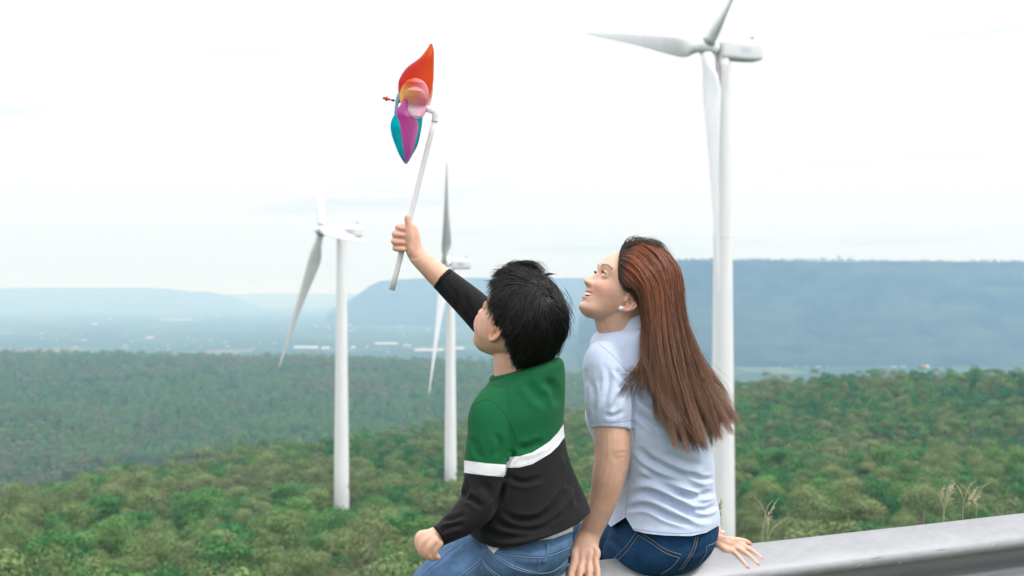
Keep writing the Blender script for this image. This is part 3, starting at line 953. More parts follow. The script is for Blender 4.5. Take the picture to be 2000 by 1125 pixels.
C = C * (1 + .35 * fade)
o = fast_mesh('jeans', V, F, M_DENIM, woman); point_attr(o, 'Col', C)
tag(o, 'dark blue denim jeans')
bv = surf(V, F); jeans_w = o
pk = patch(bv, ([(1247, 1036), (1270, 1050), (1300, 1071), (1331, 1080)], [(1331, 1080), (1318, 1100), (1292, 1121)], [(1192, 1101), (1206, 1116), (1245, 1124), (1292, 1121)], [(1247, 1036), (1228, 1066), (1192, 1101)]))
o = mesh_obj('back_pocket', pk[0], pk[1], M_DENIM, woman); point_attr(o, 'Col', np.tile(np.array([.012, .054, .130]), (len(pk[0]), 1)))
pkt = o
for nm, pl in (('stitching', [(1244, 1039), (1225, 1066), (1194, 1100), (1206, 1113)]), ('stitching', [(1252, 1040), (1274, 1055), (1300, 1073), (1330, 1083)]), ('stitching', [(1249, 1046), (1270, 1060), (1298, 1079), (1326, 1089)]),
               ('stitching', [(1326, 1090), (1312, 1106), (1290, 1120)]), ('stitching', [(1248, 1045), (1230, 1072), (1200, 1103)])):
    seam(nm, bv, pl, M_THREAD_TAN, pkt, r=.0008, off=.0026, dash=False)
seam('stitching', bv, [(1363, 1048), (1356, 1075), (1340, 1100), (1332, 1112)], M_THREAD_TAN, jeans_w, r=.0009, off=.001)
seam('stitching', bv, [(1359, 1048), (1351, 1075), (1335, 1100), (1327, 1112)], M_THREAD_TAN, jeans_w, r=.0009, off=.001)
seam('seam', bv, [(1368, 1048), (1362, 1075), (1346, 1100), (1338, 1111)], M_SEAM_DARKBLUE, jeans_w, r=.0018, off=.0004)
pk2 = patch(bv, ([(1381, 1064), (1391, 1060), (1399, 1055)], [(1399, 1055), (1393, 1070), (1384, 1083)], [(1366, 1098), (1376, 1092), (1384, 1083)], [(1381, 1064), (1377, 1082), (1366, 1098)]), nu=14, nv=14)
o = mesh_obj('back_pocket', pk2[0], pk2[1], M_DENIM, woman); point_attr(o, 'Col', np.tile(np.array([.012, .054, .130]), (len(pk2[0]), 1)))
seam('stitching', bv, [(1380, 1064), (1376, 1082), (1365, 1099)], M_THREAD_TAN, o, r=.0008, off=.0024)
seam('stitching', bv, [(1382, 1065), (1391, 1062), (1398, 1057)], M_THREAD_TAN, o, r=.0008, off=.0024)

# polo shirt
torso = slab([(1208, 636, 1288, 628, 3.575, .060), (1186, 643, 1314, 638, 3.58, .092), (1160, 654, 1336, 652, 3.58, .115), (1150, 680, 1352, 688, 3.58, .125, .02), (1151, 730, 1364, 735, 3.58, .138, .02),
              (1146, 780, 1372, 790, 3.58, .140, .02), (1143, 815, 1378, 830, 3.58, .140, .02), (1154, 850, 1386, 868, 3.58, .138), (1174, 890, 1394, 905, 3.585, .135), (1190, 930, 1395, 940, 3.59, .135),
              (1197, 965, 1398, 972, 3.595, .140), (1194, 1000, 1404, 1000, 3.60, .150), (1188, 1026, 1404, 1020, 3.60, .157), (1184, 1055, 1404, 1045, 3.60, .160)], n=80, ex=2.25)
sleeve_st = [(1190, 690, 3.51, 40), (1184, 712, 3.49, 45.5), (1188, 748, 3.475, 48), (1191, 790, 3.46, 48.5), (1195, 826, 3.455, 43.5), (1195, 839, 3.452, 42)]
sleeve = limb(sleeve_st, cap=False)
sleeveR = limb([(1322, 690, 3.64, 34), (1345, 740, 3.68, 42), (1346, 800, 3.71, 40), (1348, 830, 3.715, 36)], cap=False)
V, F = unify([torso, sleeve, sleeveR], .0033, 5)
W_ = lambda pts: [(1060 + a / 2.143, 600 + b / 2.143) for a, b in pts]
V = fold(V, F, [
    (W_([(385, 570), (450, 640), (570, 700), (690, 745)]), 7.2, 0.0109), (W_([(400, 640), (470, 700), (600, 740), (715, 790)]), 6.4, 0.0101),
    (W_([(380, 720), (470, 725), (600, 790), (700, 830)]), 7.2, 0.0123), (W_([(350, 790), (450, 780), (560, 830), (660, 880), (725, 870)]), 7.2, 0.0138),
    (W_([(330, 850), (430, 835), (530, 880), (640, 915)]), 5.6, 0.0087), (W_([(560, 770), (650, 790), (730, 770)]), 5.6, 0.0094),
    (W_([(600, 690), (670, 720), (725, 715)]), 4.8, 0.0072), (W_([(385, 340), (440, 400), (510, 440), (560, 490)]), 7.2, 0.0087),
    (W_([(380, 430), (440, 480), (500, 530)]), 6.4, 0.0072), (W_([(620, 840), (680, 850), (730, 825)]), 4.8, 0.0087), (W_([(500, 600), (600, 650), (690, 660)]), 7.2, 0.0058),
    (W_([(376, 310), (380, 400), (378, 500), (372, 600)]), 4.0, 0.0101),
    (W_([(205, 300), (215, 380), (205, 470)]), 4.8, 0.0043), (W_([(270, 230), (275, 330), (240, 430)]), 5.6, 0.0049), (W_([(360, 330), (320, 380), (290, 450)]), 5.6, 0.0055),
    (W_([(180, 250), (185, 330)]), 4.0, 0.0029), (W_([(300, 250), (340, 300), (375, 320)]), 5.6, 0.0052), (W_([(345, 430), (300, 455), (250, 450)]), 4.8, 0.0035), (W_([(175, 395), (190, 470), (215, 530)]), 4.0, 0.0058),
])
V = crumple(V, F, .0011, .075, 3.1, (1, 1, 1.6))
V, F = hem_cut(V, F, [(1150, 1018), (1183, 1018), (1193, 1029), (1222, 1010), (1238, 1036), (1262, 1042), (1300, 1046), (1350, 1047), (1380, 1040), (1403, 1027), (1420, 1027)])
C = np.tile(np.array([.57, .655, .83]), (len(V), 1))
polo = fast_mesh('polo_shirt', V, F, M_POLO, woman); point_attr(polo, 'Col', C)
bv = surf(V, F)
seam('seam', bv, W_([(235, 152), (285, 195), (335, 250), (365, 300), (382, 375)]), M_SEAM_POLO, polo, r=.0007, off=.0002)
seam('seam', bv, W_([(203, 478), (250, 480), (310, 479), (374, 472)]), M_SEAM_POLO, polo, r=.0006, off=.0003)
seam('seam', bv, W_([(375, 925), (480, 940), (600, 945), (690, 930), (728, 905)]), M_SEAM_POLO, polo, r=.0006, off=.0003)
seam('seam', bv, W_([(372, 520), (368, 640), (360, 760), (345, 875)]), M_SEAM_POLO, polo, r=.0008, off=.0001)
# sleeve lip
def collar(center_st, rx, rz, h, th, lean):
    pass
n = 60; ang = np.arange(n) * 2 * np.pi / n
def ring3(cx, cy, Y, rx, ry_, slope):
    """oval round the neck, px centre; slope = px rise from left to right"""
    c = P(cx, cy, Y); k = Y / FPX
    return np.stack([c[0] + rx * k * np.cos(ang), c[1] + ry_ * np.sin(ang), c[2] + slope * k * np.cos(ang) - .012 * np.sin(ang) * 0], -1)
prof = [(60, .078, 644, 1241, 14), (63, .084, 641, 1240, 18), (60, .080, 633, 1238, 22), (56, .074, 621, 1236, 26), (53, .070, 618, 1235, 27), (51, .067, 621, 1235, 26), (50, .064, 645, 1238, 14)]
rings = np.array([ring3(a[3], a[2], 3.57, a[0], a[1], a[4]) for a in prof])
rings = catmull(rings.reshape(len(rings), -1), np.linspace(0, 1, 28)).reshape(28, n, 3)
o = mesh_obj('collar', rings.reshape(-1, 3), grid_faces(28, n), M_POLO, woman); point_attr(o, 'Col', np.tile(np.array([.57, .655, .83]), (28 * n, 1)))
# bead bracelet on the right wrist
for k in range(14):
    a = k * 2 * math.pi / 14
    c = P(1394, 1036, 3.715); k_ = 3.71 / FPX
    mesh_obj('bracelet_bead', *ball(c + np.array([19.5 * k_ * math.cos(a), .024 * math.sin(a), -.004 * math.cos(a)]), .0036, n=8), bpy.data.materials['pearl'], woman)

# hair
G = [
 [(1209, 545, 3.484), (1222, 562, 3.470), (1244, 571, 3.462), (1260, 612, 3.466), (1262, 660, 3.452), (1264, 700, 3.436), (1266, 742, 3.424)],
 [(1208, 520, 3.490), (1230, 540, 3.466), (1258, 568, 3.452), (1271, 640, 3.440), (1274, 700, 3.430), (1284, 760, 3.420), (1298, 806, 3.412)],
 [(1210, 500, 3.505), (1240, 510, 3.470), (1275, 560, 3.445), (1286, 650, 3.430), (1296, 730, 3.415), (1312, 800, 3.410), (1330, 852, 3.405)],
 [(1213, 487, 3.530), (1254, 489, 3.490), (1295, 540, 3.455), (1308, 640, 3.440), (1322, 730, 3.420), (1340, 810, 3.410), (1360, 866, 3.405)],
 [(1219, 479, 3.550), (1266, 480, 3.530), (1310, 530, 3.500), (1324, 630, 3.480), (1346, 720, 3.460), (1373, 800, 3.445), (1396, 862, 3.435)],
 [(1226, 477, 3.570), (1278, 483, 3.570), (1322, 540, 3.560), (1331, 630, 3.540), (1362, 710, 3.520), (1396, 770, 3.500), (1420, 825, 3.480)],
 [(1222, 480, 3.600), (1270, 492, 3.620), (1310, 550, 3.640), (1320, 640, 3.620), (1350, 720, 3.600), (1382, 780, 3.580), (1408, 826, 3.560)],
 [(1214, 500, 3.620), (1242, 525, 3.645), (1280, 575, 3.655), (1290, 650, 3.640), (1304, 720, 3.620), (1322, 780, 3.600), (1345, 830, 3.580)],
 [(1210, 540, 3.630), (1226, 565, 3.645), (1250, 590, 3.650), (1256, 650, 3.640), (1262, 700, 3.620), (1268, 740, 3.600), (1275, 770, 3.580)]]
Gw = np.array([[P(*q) for q in g] for g in G])                      # 9,7,3
def guide(v, t):
    """v across (0..1), t along (0..1) arrays -> points"""
    rows = catmull(Gw.reshape(9, -1), v).reshape(len(v), 7, 3)
    out = np.empty((len(v), len(t) if t.ndim == 1 else t.shape[1], 3))
    for i in range(len(v)):
        out[i] = catmull(rows[i], t if t.ndim == 1 else t[i])
    return out
gv = np.linspace(0, 1, 80); gt = np.linspace(0, .80, 50)
S = guide(gv, gt)
cen = S.mean(0, keepdims=True)
inward = cen - S; inward /= np.linalg.norm(inward, axis=2)[..., None] + 1e-9
S = S + inward * .007
# close the shell on the inside so it has body
S2 = S + inward * np.linspace(.004, .012, 50)[None, :, None]
Vs = np.vstack([S.reshape(-1, 3), S2.reshape(-1, 3)])
Fs = np.vstack([grid_faces(80, 50, wrap=False), grid_faces(80, 50, wrap=False, off=4000)[:, ::-1]])
def hair_col(v, t, rnd):
    """root dark, auburn crown, brown lengths; v near 0 = dark hair by the temple"""
    v = np.asarray(v)[:, None] if np.ndim(v) == 1 and np.ndim(t) == 2 else v
    rnd = rnd[:, None] if np.ndim(rnd) == 1 and np.ndim(t) == 2 else rnd
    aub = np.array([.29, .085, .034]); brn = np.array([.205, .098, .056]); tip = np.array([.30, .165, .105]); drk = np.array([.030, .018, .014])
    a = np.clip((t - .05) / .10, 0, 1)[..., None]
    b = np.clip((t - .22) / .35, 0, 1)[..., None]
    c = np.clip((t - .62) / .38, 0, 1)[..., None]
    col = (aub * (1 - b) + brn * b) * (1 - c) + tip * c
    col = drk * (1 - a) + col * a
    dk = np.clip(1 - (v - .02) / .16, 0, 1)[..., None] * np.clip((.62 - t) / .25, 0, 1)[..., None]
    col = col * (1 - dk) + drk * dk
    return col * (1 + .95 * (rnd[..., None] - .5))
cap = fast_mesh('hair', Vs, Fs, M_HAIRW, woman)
vv, tt = np.meshgrid(gv, gt, indexing='ij')
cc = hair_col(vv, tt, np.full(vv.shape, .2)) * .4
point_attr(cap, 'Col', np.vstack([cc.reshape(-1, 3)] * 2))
rg = np.random.default_rng(21)
NS = 18000; K = 14
v = rg.beta(1.0, 1.25, NS) * .98 + .01
ncl = 230; clv = rg.random(ncl)
cl = np.abs(v[:, None] - clv[None]).argmin(1)
t0 = np.where(rg.random(NS) < .55, rg.random(NS) ** 1.5 * .07, rg.random(NS) * .30)
t1 = np.clip(.93 + rg.normal(0, .05, NS) + (rg.random(ncl)[cl] - .5) * .26, .55, 1.0)
u = np.linspace(0, 1, K)
t = t0[:, None] + (t1 - t0)[:, None] * u[None]
vp = v + (clv[cl] - v) * .62
# pull to clumps towards the tips
pth = guide(v, t)
pth2 = guide(np.clip(vp, 0, 1), t)
k_ = (np.clip(t * 1.1 - .1, 0, 1) ** 1.2)[..., None]
pth = pth * (1 - k_) + pth2 * k_
ctr = guide(np.full(1, .5), u)  # for outward direction
midp = Gw.mean(0); mid_t = catmull(midp, np.linspace(0, 1, 60))
ix = np.clip((t * 59).astype(int), 0, 59)
ow = pth - mid_t[ix]; ow /= np.linalg.norm(ow, axis=2)[..., None] + 1e-9
lift = rg.uniform(-.004, .006, NS)[:, None] * np.ones((1, K)) + (rg.normal(0, 1, (ncl,))[cl] * .0032)[:, None] * t
pth = pth + ow * lift[..., None]
ph = rg.uniform(0, 6.28, (NS, 3)); fr = rg.uniform(3, 8, (NS, 3))
wob = np.sin(u[None, :, None] * fr[:, None, :] + ph[:, None, :]) * (.0016 + .0065 * np.clip(t - .3, 0, 1))[..., None]
cph = rg.uniform(0, 6.28, (ncl, 3))[cl]
wob += np.sin(u[None, :, None] * 7 + cph[:, None, :]) * (.026 * np.clip(t - .45, 0, 1))[..., None]
wob += np.sin(u[None, :, None] * 4.3 + cph[:, None, ::-1] * 1.7) * (.0075 * np.clip(t * 3, 0, 1))[..., None]
pth = pth + wob
fly = rg.random(NS) < .05
pth[fly] += ow[fly] * (np.clip(t[fly] - .15, 0, 1) ** 1.2 * rg.uniform(.01, .045, fly.sum())[:, None])[..., None]
rad = (.00048 * (1 - .75 * u ** 3))[None] * rg.uniform(.7, 1.3, NS)[:, None]
rad[fly] *= .6
Vh, Fh = strands_mesh(pth, rad)
rnd = np.clip(.5 + (rg.random(ncl)[cl] - .5) * .6 + rg.normal(0, .28, NS), 0, 1.4)
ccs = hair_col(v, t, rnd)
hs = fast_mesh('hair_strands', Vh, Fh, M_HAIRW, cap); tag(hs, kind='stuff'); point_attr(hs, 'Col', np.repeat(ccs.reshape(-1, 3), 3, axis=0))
# loose wind-blown hairs over the forehead and crown
wisps = []
for k in range(230):
    a = rg.uniform(0, 1)
    x0, y0, Y0 = 1213 + a * 60, 484 - 4 * math.sin(a * 3) , 3.50 + rg.uniform(0, .1)
    hgt = rg.uniform(2, 24) * (1 - .45 * a); ln = rg.uniform(25, 95 - 45 * a)
    wisps.append(catmull([P(x0, y0 + 3, Y0), P(x0 + ln * .2, y0 - hgt * .9, Y0), P(x0 + ln * .6, y0 - hgt + rg.uniform(-2, 3) + ln * .10, Y0 + .01), P(x0 + ln * .95, y0 - hgt * .3 + ln * .42, Y0 + .01)], np.linspace(0, 1, 12)))
# thin locks blown across the back, left of the fall
for k in range(260):
    sx = rg.uniform(-6, 10); e_ = rg.uniform(-34, 18); dy_ = rg.uniform(-40, 30)
    wisps.append(catmull([P(1262 + sx, 655, 3.445), P(1257 + sx, 695, 3.425), P(1249 + sx + e_ * .4, 728, 3.415), P(1240 + e_ * (1 + dy_ / 90) + sx, 752 + dy_, 3.41)], np.linspace(0, 1, 12)))
wisps = np.array(wisps)
Vh, Fh = strands_mesh(wisps, np.full(wisps.shape[:2], .0005) * (1 - .6 * np.linspace(0, 1, 12))[None])
o = fast_mesh('loose_hairs', Vh, Fh, M_HAIRW, cap); tag(o, kind='stuff')
cw = np.where((np.arange(len(wisps)) < 230)[:, None], np.array([[.03, .018, .014]]), np.array([[.16, .075, .04]]))
point_attr(o, 'Col', np.repeat(cw, 36, axis=0))
# shoes
for st in (WL1, WL2):
    x_, y_, Y_ = st[-1][:3]
    mesh_obj('shoe', *limb([(x_ + 12, y_ + 18, Y_ - .02, 24), (x_ - 10, y_ + 24, Y_ + .04, 25), (x_ - 45, y_ + 30, Y_ + .12, 22), (x_ - 62, y_ + 33, Y_ + .16, 17)]), M_WHITE_CLOTH, woman)
# ---------------------------------------------------------------- the boy
SK_B = (.72, .43, .31)
boy = empty('person', tuple(P(1010, 1115, 3.34)), 'boy in a green, white and black long sleeved shirt raising a pinwheel', 'person', 'people sitting on the guard rail')
BR = head_frame(31, 34, -6)
BS = .93
BO = P(968, 646, 3.27) - BR[:, 1] * .070
B_ = lambda pts: [(780 + a / 2.6475, 700 + b / 2.6475) for a, b in pts]
body = place([head_mesh(chubby=.16, smile=.2, nose=.75)], BR, BO, BS)
body += place(ear_parts(1) + ear_parts(-1), BR, BO, BS)
body.append(limb([(1022, 770, 3.35, 56), (1016, 730, 3.345, 51), (1013, 695, 3.34, 50), (1016, 650, 3.345, 52)]))
body.append(slab([(990, 745, 1070, 725, 3.35, .04), (970, 785, 1085, 755, 3.35, .07), (940, 850, 1085, 820, 3.35, .1), (935, 930, 1095, 900, 3.35, .11), (935, 1000, 1120, 960, 3.35, .12), (935, 1060, 1120, 1030, 3.35, .13), (930, 1110, 1090, 1090, 3.35, .11)]))
body.append(limb([(970, 800, 3.27, 18), (955, 850, 3.235, 30), (946, 930, 3.22, 29), (938, 985, 3.205, 28), (905, 1015, 3.18, 25), (872, 1036, 3.155, 20), (856, 1045, 3.145, 18.5), (846, 1053, 3.14, 23, .85), (836, 1061, 3.138, 22, .85), (829, 1066, 3.138, 16, .8)]))
for ch in ([(840, 1042, 3.135, 9), (822, 1046, 3.128, 9.5), (818, 1060, 3.126, 9.0), (823, 1073, 3.130, 8.2), (834, 1079, 3.14, 7.4)],
           [(842, 1050, 3.128, 10), (828, 1058, 3.122, 9.8), (823, 1072, 3.122, 9.0), (830, 1083, 3.128, 8.2), (842, 1086, 3.14, 7.4)],
           [(850, 1056, 3.125, 10), (838, 1067, 3.120, 9.6), (834, 1080, 3.121, 8.6), (842, 1088, 3.128, 7.8), (852, 1088, 3.14, 7)],
           [(858, 1060, 3.128, 9), (849, 1072, 3.124, 8.4), (847, 1082, 3.126, 7.6), (854, 1088, 3.134, 6.8)]):
    body.append(limb(ch, n=26, nseg=12))
# raised right arm with the pinwheel stick in its fist
body.append(limb([(1062, 755, 3.44, 34), (1020, 708, 3.455, 33), (970, 650, 3.47, 30), (925, 603, 3.48, 26.5), (893, 572, 3.485, 25), (862, 543, 3.49, 23.5), (836, 519, 3.495, 20.5), (815, 499, 3.50, 17.6, .9), (808, 484, 3.50, 16.5, .8), (804, 462, 3.50, 16.5, .62), (803, 450, 3.50, 14, .55)]))
body.append(limb([(806, 492, 3.497, 13), (800, 478, 3.493, 10), (799, 458, 3.488, 8.5), (798, 440, 3.487, 7.0), (796.5, 430, 3.487, 6.9), (796.5, 425, 3.487, 6.6)], n=30, nseg=14))
for i, (y0, y1, r) in enumerate(((447, 443, 6.8), (457, 456, 7.3), (468, 470, 7.1), (480, 483, 6.4))):
    dx = (4, -2, -4, -2)[i]
    body.append(limb([(806, y0, 3.508, 8.5), (794, y0 - 1, 3.520, r + .6), (779 + dx, y1, 3.519, r), (774 + dx, y1 + 1, 3.505, r), (779 + dx, y1 + 3, 3.491, r - .4), (788 + dx * .4, y1 + 4, 3.487, r - .9)], n=34, nseg=12))
BL1 = [(965, 1080, 3.30, 62), (905, 1110, 3.27, 57), (845, 1160, 3.26, 54), (790, 1240, 3.28, 44), (778, 1360, 3.31, 36), (775, 1480, 3.32, 27)]
BL2 = [(1050, 1090, 3.42, 60), (1000, 1125, 3.47, 56), (945, 1170, 3.53, 50), (900, 1225, 3.58, 42), (890, 1320, 3.60, 34), (888, 1430, 3.60, 26)]
body.append(leg(shrink(BL1, .82))); body.append(leg(shrink(BL2, .82)))
V, F = unify(body, .0026, 3)
lc = in_head(V, BR, BO, BS); x, y, z = lc.T
hd = (np.abs(lc) < np.array([.14, .10, .14])).all(1)
C = skin_cols(len(V), SK_B)
C = blend(C, np.exp(-((np.abs(y) - .042) / .025) ** 2 - ((z + .02) / .025) ** 2) * (x > .02) * hd, (.74, .32, .25), .5)
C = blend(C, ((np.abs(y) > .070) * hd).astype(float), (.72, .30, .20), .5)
C = blend(C, np.exp(-(y / .022) ** 6) * np.exp(-((z + .049) / .0105) ** 6) * (x > .07) * hd, (.60, .20, .17), .7)
C = blend(C, np.exp(-((z - .039) / .003) ** 2) * ((np.abs(y) > .014) & (np.abs(y) < .052)) * (x > .05) * hd, (.02, .015, .015), .85)
px, py = to_px(V)
C = blend(C, np.exp(-((px - 782) / 14) ** 2 - ((py - 462) / 26) ** 2) * (V[:, 1] > 3.4), (.74, .32, .24), .4)
V = fold(V, F, [([(798, 500), (808, 505), (820, 500)], 3, .0010), ([(830, 1050), (822, 1062), (824, 1076)], 2, .0006), ([(970, 640), (968, 649), (962, 656)], 2.6, .0030)])
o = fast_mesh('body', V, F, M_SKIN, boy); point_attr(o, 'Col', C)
face_bits(BR, BO, BS, boy)

# jeans
J = [slab([(925, 1030, 1112, 1012, 3.335, .13), (917, 1050, 1116, 1034, 3.335, .14), (905, 1078, 1117, 1060, 3.335, .152), (900, 1105, 1108, 1086, 3.34, .15), (915, 1125, 1090, 1110, 3.35, .13), (945, 1140, 1060, 1130, 3.36, .09)], ex=2.3), leg(BL1), leg(BL2)]
V, F = unify(J, .0033, 5)
Q_ = lambda pts: [(780 + a / 4.348, 980 + b / 4.348) for a, b in pts]
V = fold(V, F, [(Q_([(340, 300), (480, 330), (600, 290)]), 7, .004), (Q_([(330, 420), (460, 380), (560, 330)]), 8, .004), (Q_([(250, 540), (360, 470), (470, 440)]), 7, .003),
                (Q_([(900, 480), (1100, 560), (1300, 520)]), 7, .002), (Q_([(620, 300), (700, 380), (760, 420)]), 7, .003)])
V = crumple(V, F, .0015, .05, 9.0)
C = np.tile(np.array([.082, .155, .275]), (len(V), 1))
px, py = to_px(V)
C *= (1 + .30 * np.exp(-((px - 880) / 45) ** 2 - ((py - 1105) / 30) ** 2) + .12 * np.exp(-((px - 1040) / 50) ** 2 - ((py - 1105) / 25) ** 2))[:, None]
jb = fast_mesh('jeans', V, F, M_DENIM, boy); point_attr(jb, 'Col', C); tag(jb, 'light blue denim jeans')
bv = surf(V, F)
wb = patch(bv, (Q_([(610, 290), (760, 385), (900, 400), (1180, 420), (1300, 380), (1455, 300)]), Q_([(1455, 300), (1450, 350), (1440, 385)]), Q_([(640, 330), (760, 400), (950, 450), (1180, 470), (1300, 445), (1440, 385)]), Q_([(610, 290), (625, 310), (640, 330)])), nu=44, nv=8, off=.0022)
wbo = mesh_obj('waistband', wb[0], wb[1], M_DENIM, jb); point_attr(wbo, 'Col', np.tile(np.array([.09, .165, .285]), (len(wb[0]), 1)))
seam('stitching', bv, Q_([(760, 408), (950, 458), (1180, 474), (1300, 450), (1440, 392)]), M_THREAD_PALE, jb, r=.0010, off=.0012)
bl = patch(bv, (Q_([(1245, 345), (1258, 346), (1272, 348)]), Q_([(1272, 348), (1262, 440), (1230, 525)]), Q_([(1203, 520), (1216, 523), (1230, 525)]), Q_([(1245, 345), (1238, 440), (1203, 520)])), nu=8, nv=18, off=.0052)
blo = mesh_obj('belt_loop', bl[0], bl[1], M_DENIM, jb); point_attr(blo, 'Col', np.tile(np.array([.095, .17, .29]), (len(bl[0]), 1)))
for pl in (Q_([(740, 400), (830, 480), (960, 560), (1090, 600), (1180, 610)]), Q_([(760, 398), (850, 470), (970, 545), (1100, 588), (1180, 598)]), Q_([(1185, 610), (1300, 590), (1400, 520), (1445, 440)]),
           Q_([(1195, 480), (1185, 540), (1180, 620)]), Q_([(330, 510), (400, 440), (480, 380), (560, 320)]), Q_([(200, 610), (260, 560), (330, 510)])):
    seam('seam', bv, pl, M_THREAD_PALE, jb, r=.0011, off=.0008)
pk = patch(bv, (Q_([(700, 480), (760, 550), (830, 600), (930, 660)]), Q_([(930, 660), (880, 760), (800, 830)]), Q_([(470, 700), (620, 780), (800, 830)]), Q_([(700, 480), (590, 560), (470, 700)])), nu=22, nv=20, off=.0022)
pko = mesh_obj('back_pocket', pk[0], pk[1], M_DENIM, jb); point_attr(pko, 'Col', np.tile(np.array([.088, .16, .28]), (len(pk[0]), 1)))
seam('stitching', bv, Q_([(697, 484), (620, 545), (530, 615), (480, 660)]), M_THREAD_PALE, pko, r=.0011, off=.0030)
seam('stitching', bv, Q_([(705, 484), (760, 556), (830, 610), (900, 645)]), M_THREAD_PALE, pko, r=.0011, off=.0030)
seam('stitching', bv, Q_([(700, 510), (640, 560), (560, 625)]), M_THREAD_PALE, pko, r=.0009, off=.0030)
seam('stitching', bv, Q_([(715, 515), (765, 580), (830, 632)]), M_THREAD_PALE, pko, r=.0009, off=.0030)

# undershirt showing under the hem
V, F = unify([slab([(940, 960, 1100, 930, 3.335, .105), (930, 1010, 1112, 985, 3.335, .125), (919, 1045, 1118, 1026, 3.335, .145), (908, 1085, 1121, 1060, 3.335, .160)], ex=2.3)], .004, 3)
V, F = hem_cut(V, F, [(900, 1045), (925, 1050), (948, 1062), (955, 1072), (964, 1081), (976, 1070), (1000, 1064), (1050, 1056), (1080, 1052), (1112, 1040), (1130, 1030)])
mesh_obj('undershirt', V, F, M_WHITE_CLOTH, boy)

# shirt
torso = slab([(990, 724, 1068, 706, 3.345, .055), (972, 733, 1088, 698, 3.345, .075), (950, 752, 1100, 706, 3.345, .10), (933, 785, 1104, 740, 3.345, .12, .02), (920, 825, 1103, 785, 3.34, .135, .02), (909, 862, 1101, 826, 3.34, .14, .02),
              (906, 900, 1104, 862, 3.34, .143, .02), (907, 940, 1113, 900, 3.34, .147, .02), (909, 980, 1128, 938, 3.34, .152, .02), (912, 1012, 1143, 970, 3.34, .158, .02), (914, 1042, 1153, 1000, 3.34, .165, .02), (914, 1075, 1153, 1035, 3.34, .17, .02)], n=80, ex=2.2)
sl_st = [(972, 778, 3.27, 36), (958, 810, 3.24, 42), (956, 850, 3.225, 43), (951, 890, 3.215, 41), (949, 915, 3.21, 40), (942, 950, 3.205, 38.5), (933, 985, 3.19, 38), (908, 1012, 3.17, 33), (880, 1032, 3.15, 26), (857, 1047, 3.14, 20.5)]
slv = limb(sl_st, n=70, nseg=28, cap=False)
slR = limb([(1066, 745, 3.43, 44), (1022, 697, 3.45, 38), (974, 650, 3.465, 35.5), (930, 604, 3.478, 33), (893, 570, 3.485, 28.5), (863, 543, 3.49, 24)], n=60, nseg=28, cap=False)
V, F = unify([torso, slv, slR], .0031, 4)
V = fold(V, F, [
    (B_([(520, 780), (600, 835), (720, 830), (810, 760), (860, 660)]), 7, 0.0094), (B_([(470, 820), (580, 875), (720, 870), (850, 790)]), 7, 0.0094), (B_([(400, 880), (540, 920), (700, 905), (860, 840)]), 7, 0.0072),
    (B_([(860, 470), (885, 580), (870, 680), (820, 760)]), 7, 0.0116), (B_([(900, 600), (920, 700), (940, 780)]), 8, 0.0072), (B_([(540, 600), (640, 640), (760, 610)]), 6, 0.0043),
    (B_([(600, 470), (680, 460), (760, 420)]), 8, 0.0058), (B_([(570, 470), (590, 500), (560, 545), (545, 640)]), 4, 0.0116), (B_([(545, 640), (520, 720), (480, 790)]), 5, 0.0087),
    (B_([(740, 100), (800, 160), (820, 260)]), 9, 0.0072), (B_([(640, 100), (720, 200), (780, 240)]), 10, .004), (B_([(500, 100), (560, 70), (640, 60)]), 6, 0.0029),
    (B_([(340, 600), (350, 680), (300, 730)]), 5, 0.0072), (B_([(320, 720), (380, 730), (430, 780)]), 6, 0.0072), (B_([(370, 400), (400, 470), (430, 540)]), 7, 0.0036), (B_([(500, 380), (520, 450), (500, 520)]), 7, 0.0043),
    (B_([(210, 840), (280, 830), (350, 800)]), 5, 0.0051), (B_([(200, 900), (270, 870), (340, 860)]), 5, 0.0051), (B_([(420, 640), (470, 700), (480, 760)]), 8, 0.0043),
    ([(885, 560), (892, 580), (900, 600)], 5, .003), ([(905, 570), (915, 600), (920, 620)], 6, .004), ([(870, 545), (880, 570)], 4, .002)])
V = crumple(V, F, .0010, .06, 5.0)
V, F = hem_cut(V, F, [(800, 1400), (914, 1400), (915, 1044), (925, 1050), (940, 1060), (962, 1069), (985, 1071), (1010, 1068), (1060, 1053), (1100, 1038), (1130, 1023), (1146, 1008), (1153, 1001), (1170, 1000)])
px, py = to_px(V)
GREEN = np.array([.0025, .105, .034])
M_STRIPED = striped_material('striped_jersey', (.0025, .105, .034), (.0085, .0085, .0095), (.80, .80, .83))
bxx = np.interp(py, [780, 860, 883, 906, 931, 960, 1000], [1010, 1004, 997, 991, 986, 982, 975])
insl = (px < bxx) & (V[:, 1] < 3.305)
raised = (V[:, 1] > 3.405) & (py < 700) & (px < 985)
stripe_x = [880, 909, 960, 990, 1015, 1040, 1060, 1075, 1090, 1101, 1130]
stripe_y = [850, 874, 893, 903, 902, 895, 883, 873, 858, 842, 800]
sy = np.interp(px, stripe_x, stripe_y)
thick = np.interp(px, [900, 990, 1060, 1101], [13, 10.5, 11.5, 14])
bt = (py - sy) / thick
bx = np.interp(px, [905, 950, 995], [911, 917, 920.0])
bs = (py - bx) / 12.0
bandv = np.where(insl, bs, bt); bandv[raised] = 6
bandv = np.clip(bandv, -6, 6)
shirt = fast_mesh('shirt', V, F, M_STRIPED, boy); point_attr(shirt, 'band', bandv)
bv = surf(V, F)
seam('seam', bv, B_([(372, 262), (388, 240), (420, 222), (462, 216), (520, 255), (570, 330), (600, 400), (598, 440), (575, 485)]), M_SEAM_GREEN, shirt, r=.0007, off=.0002)
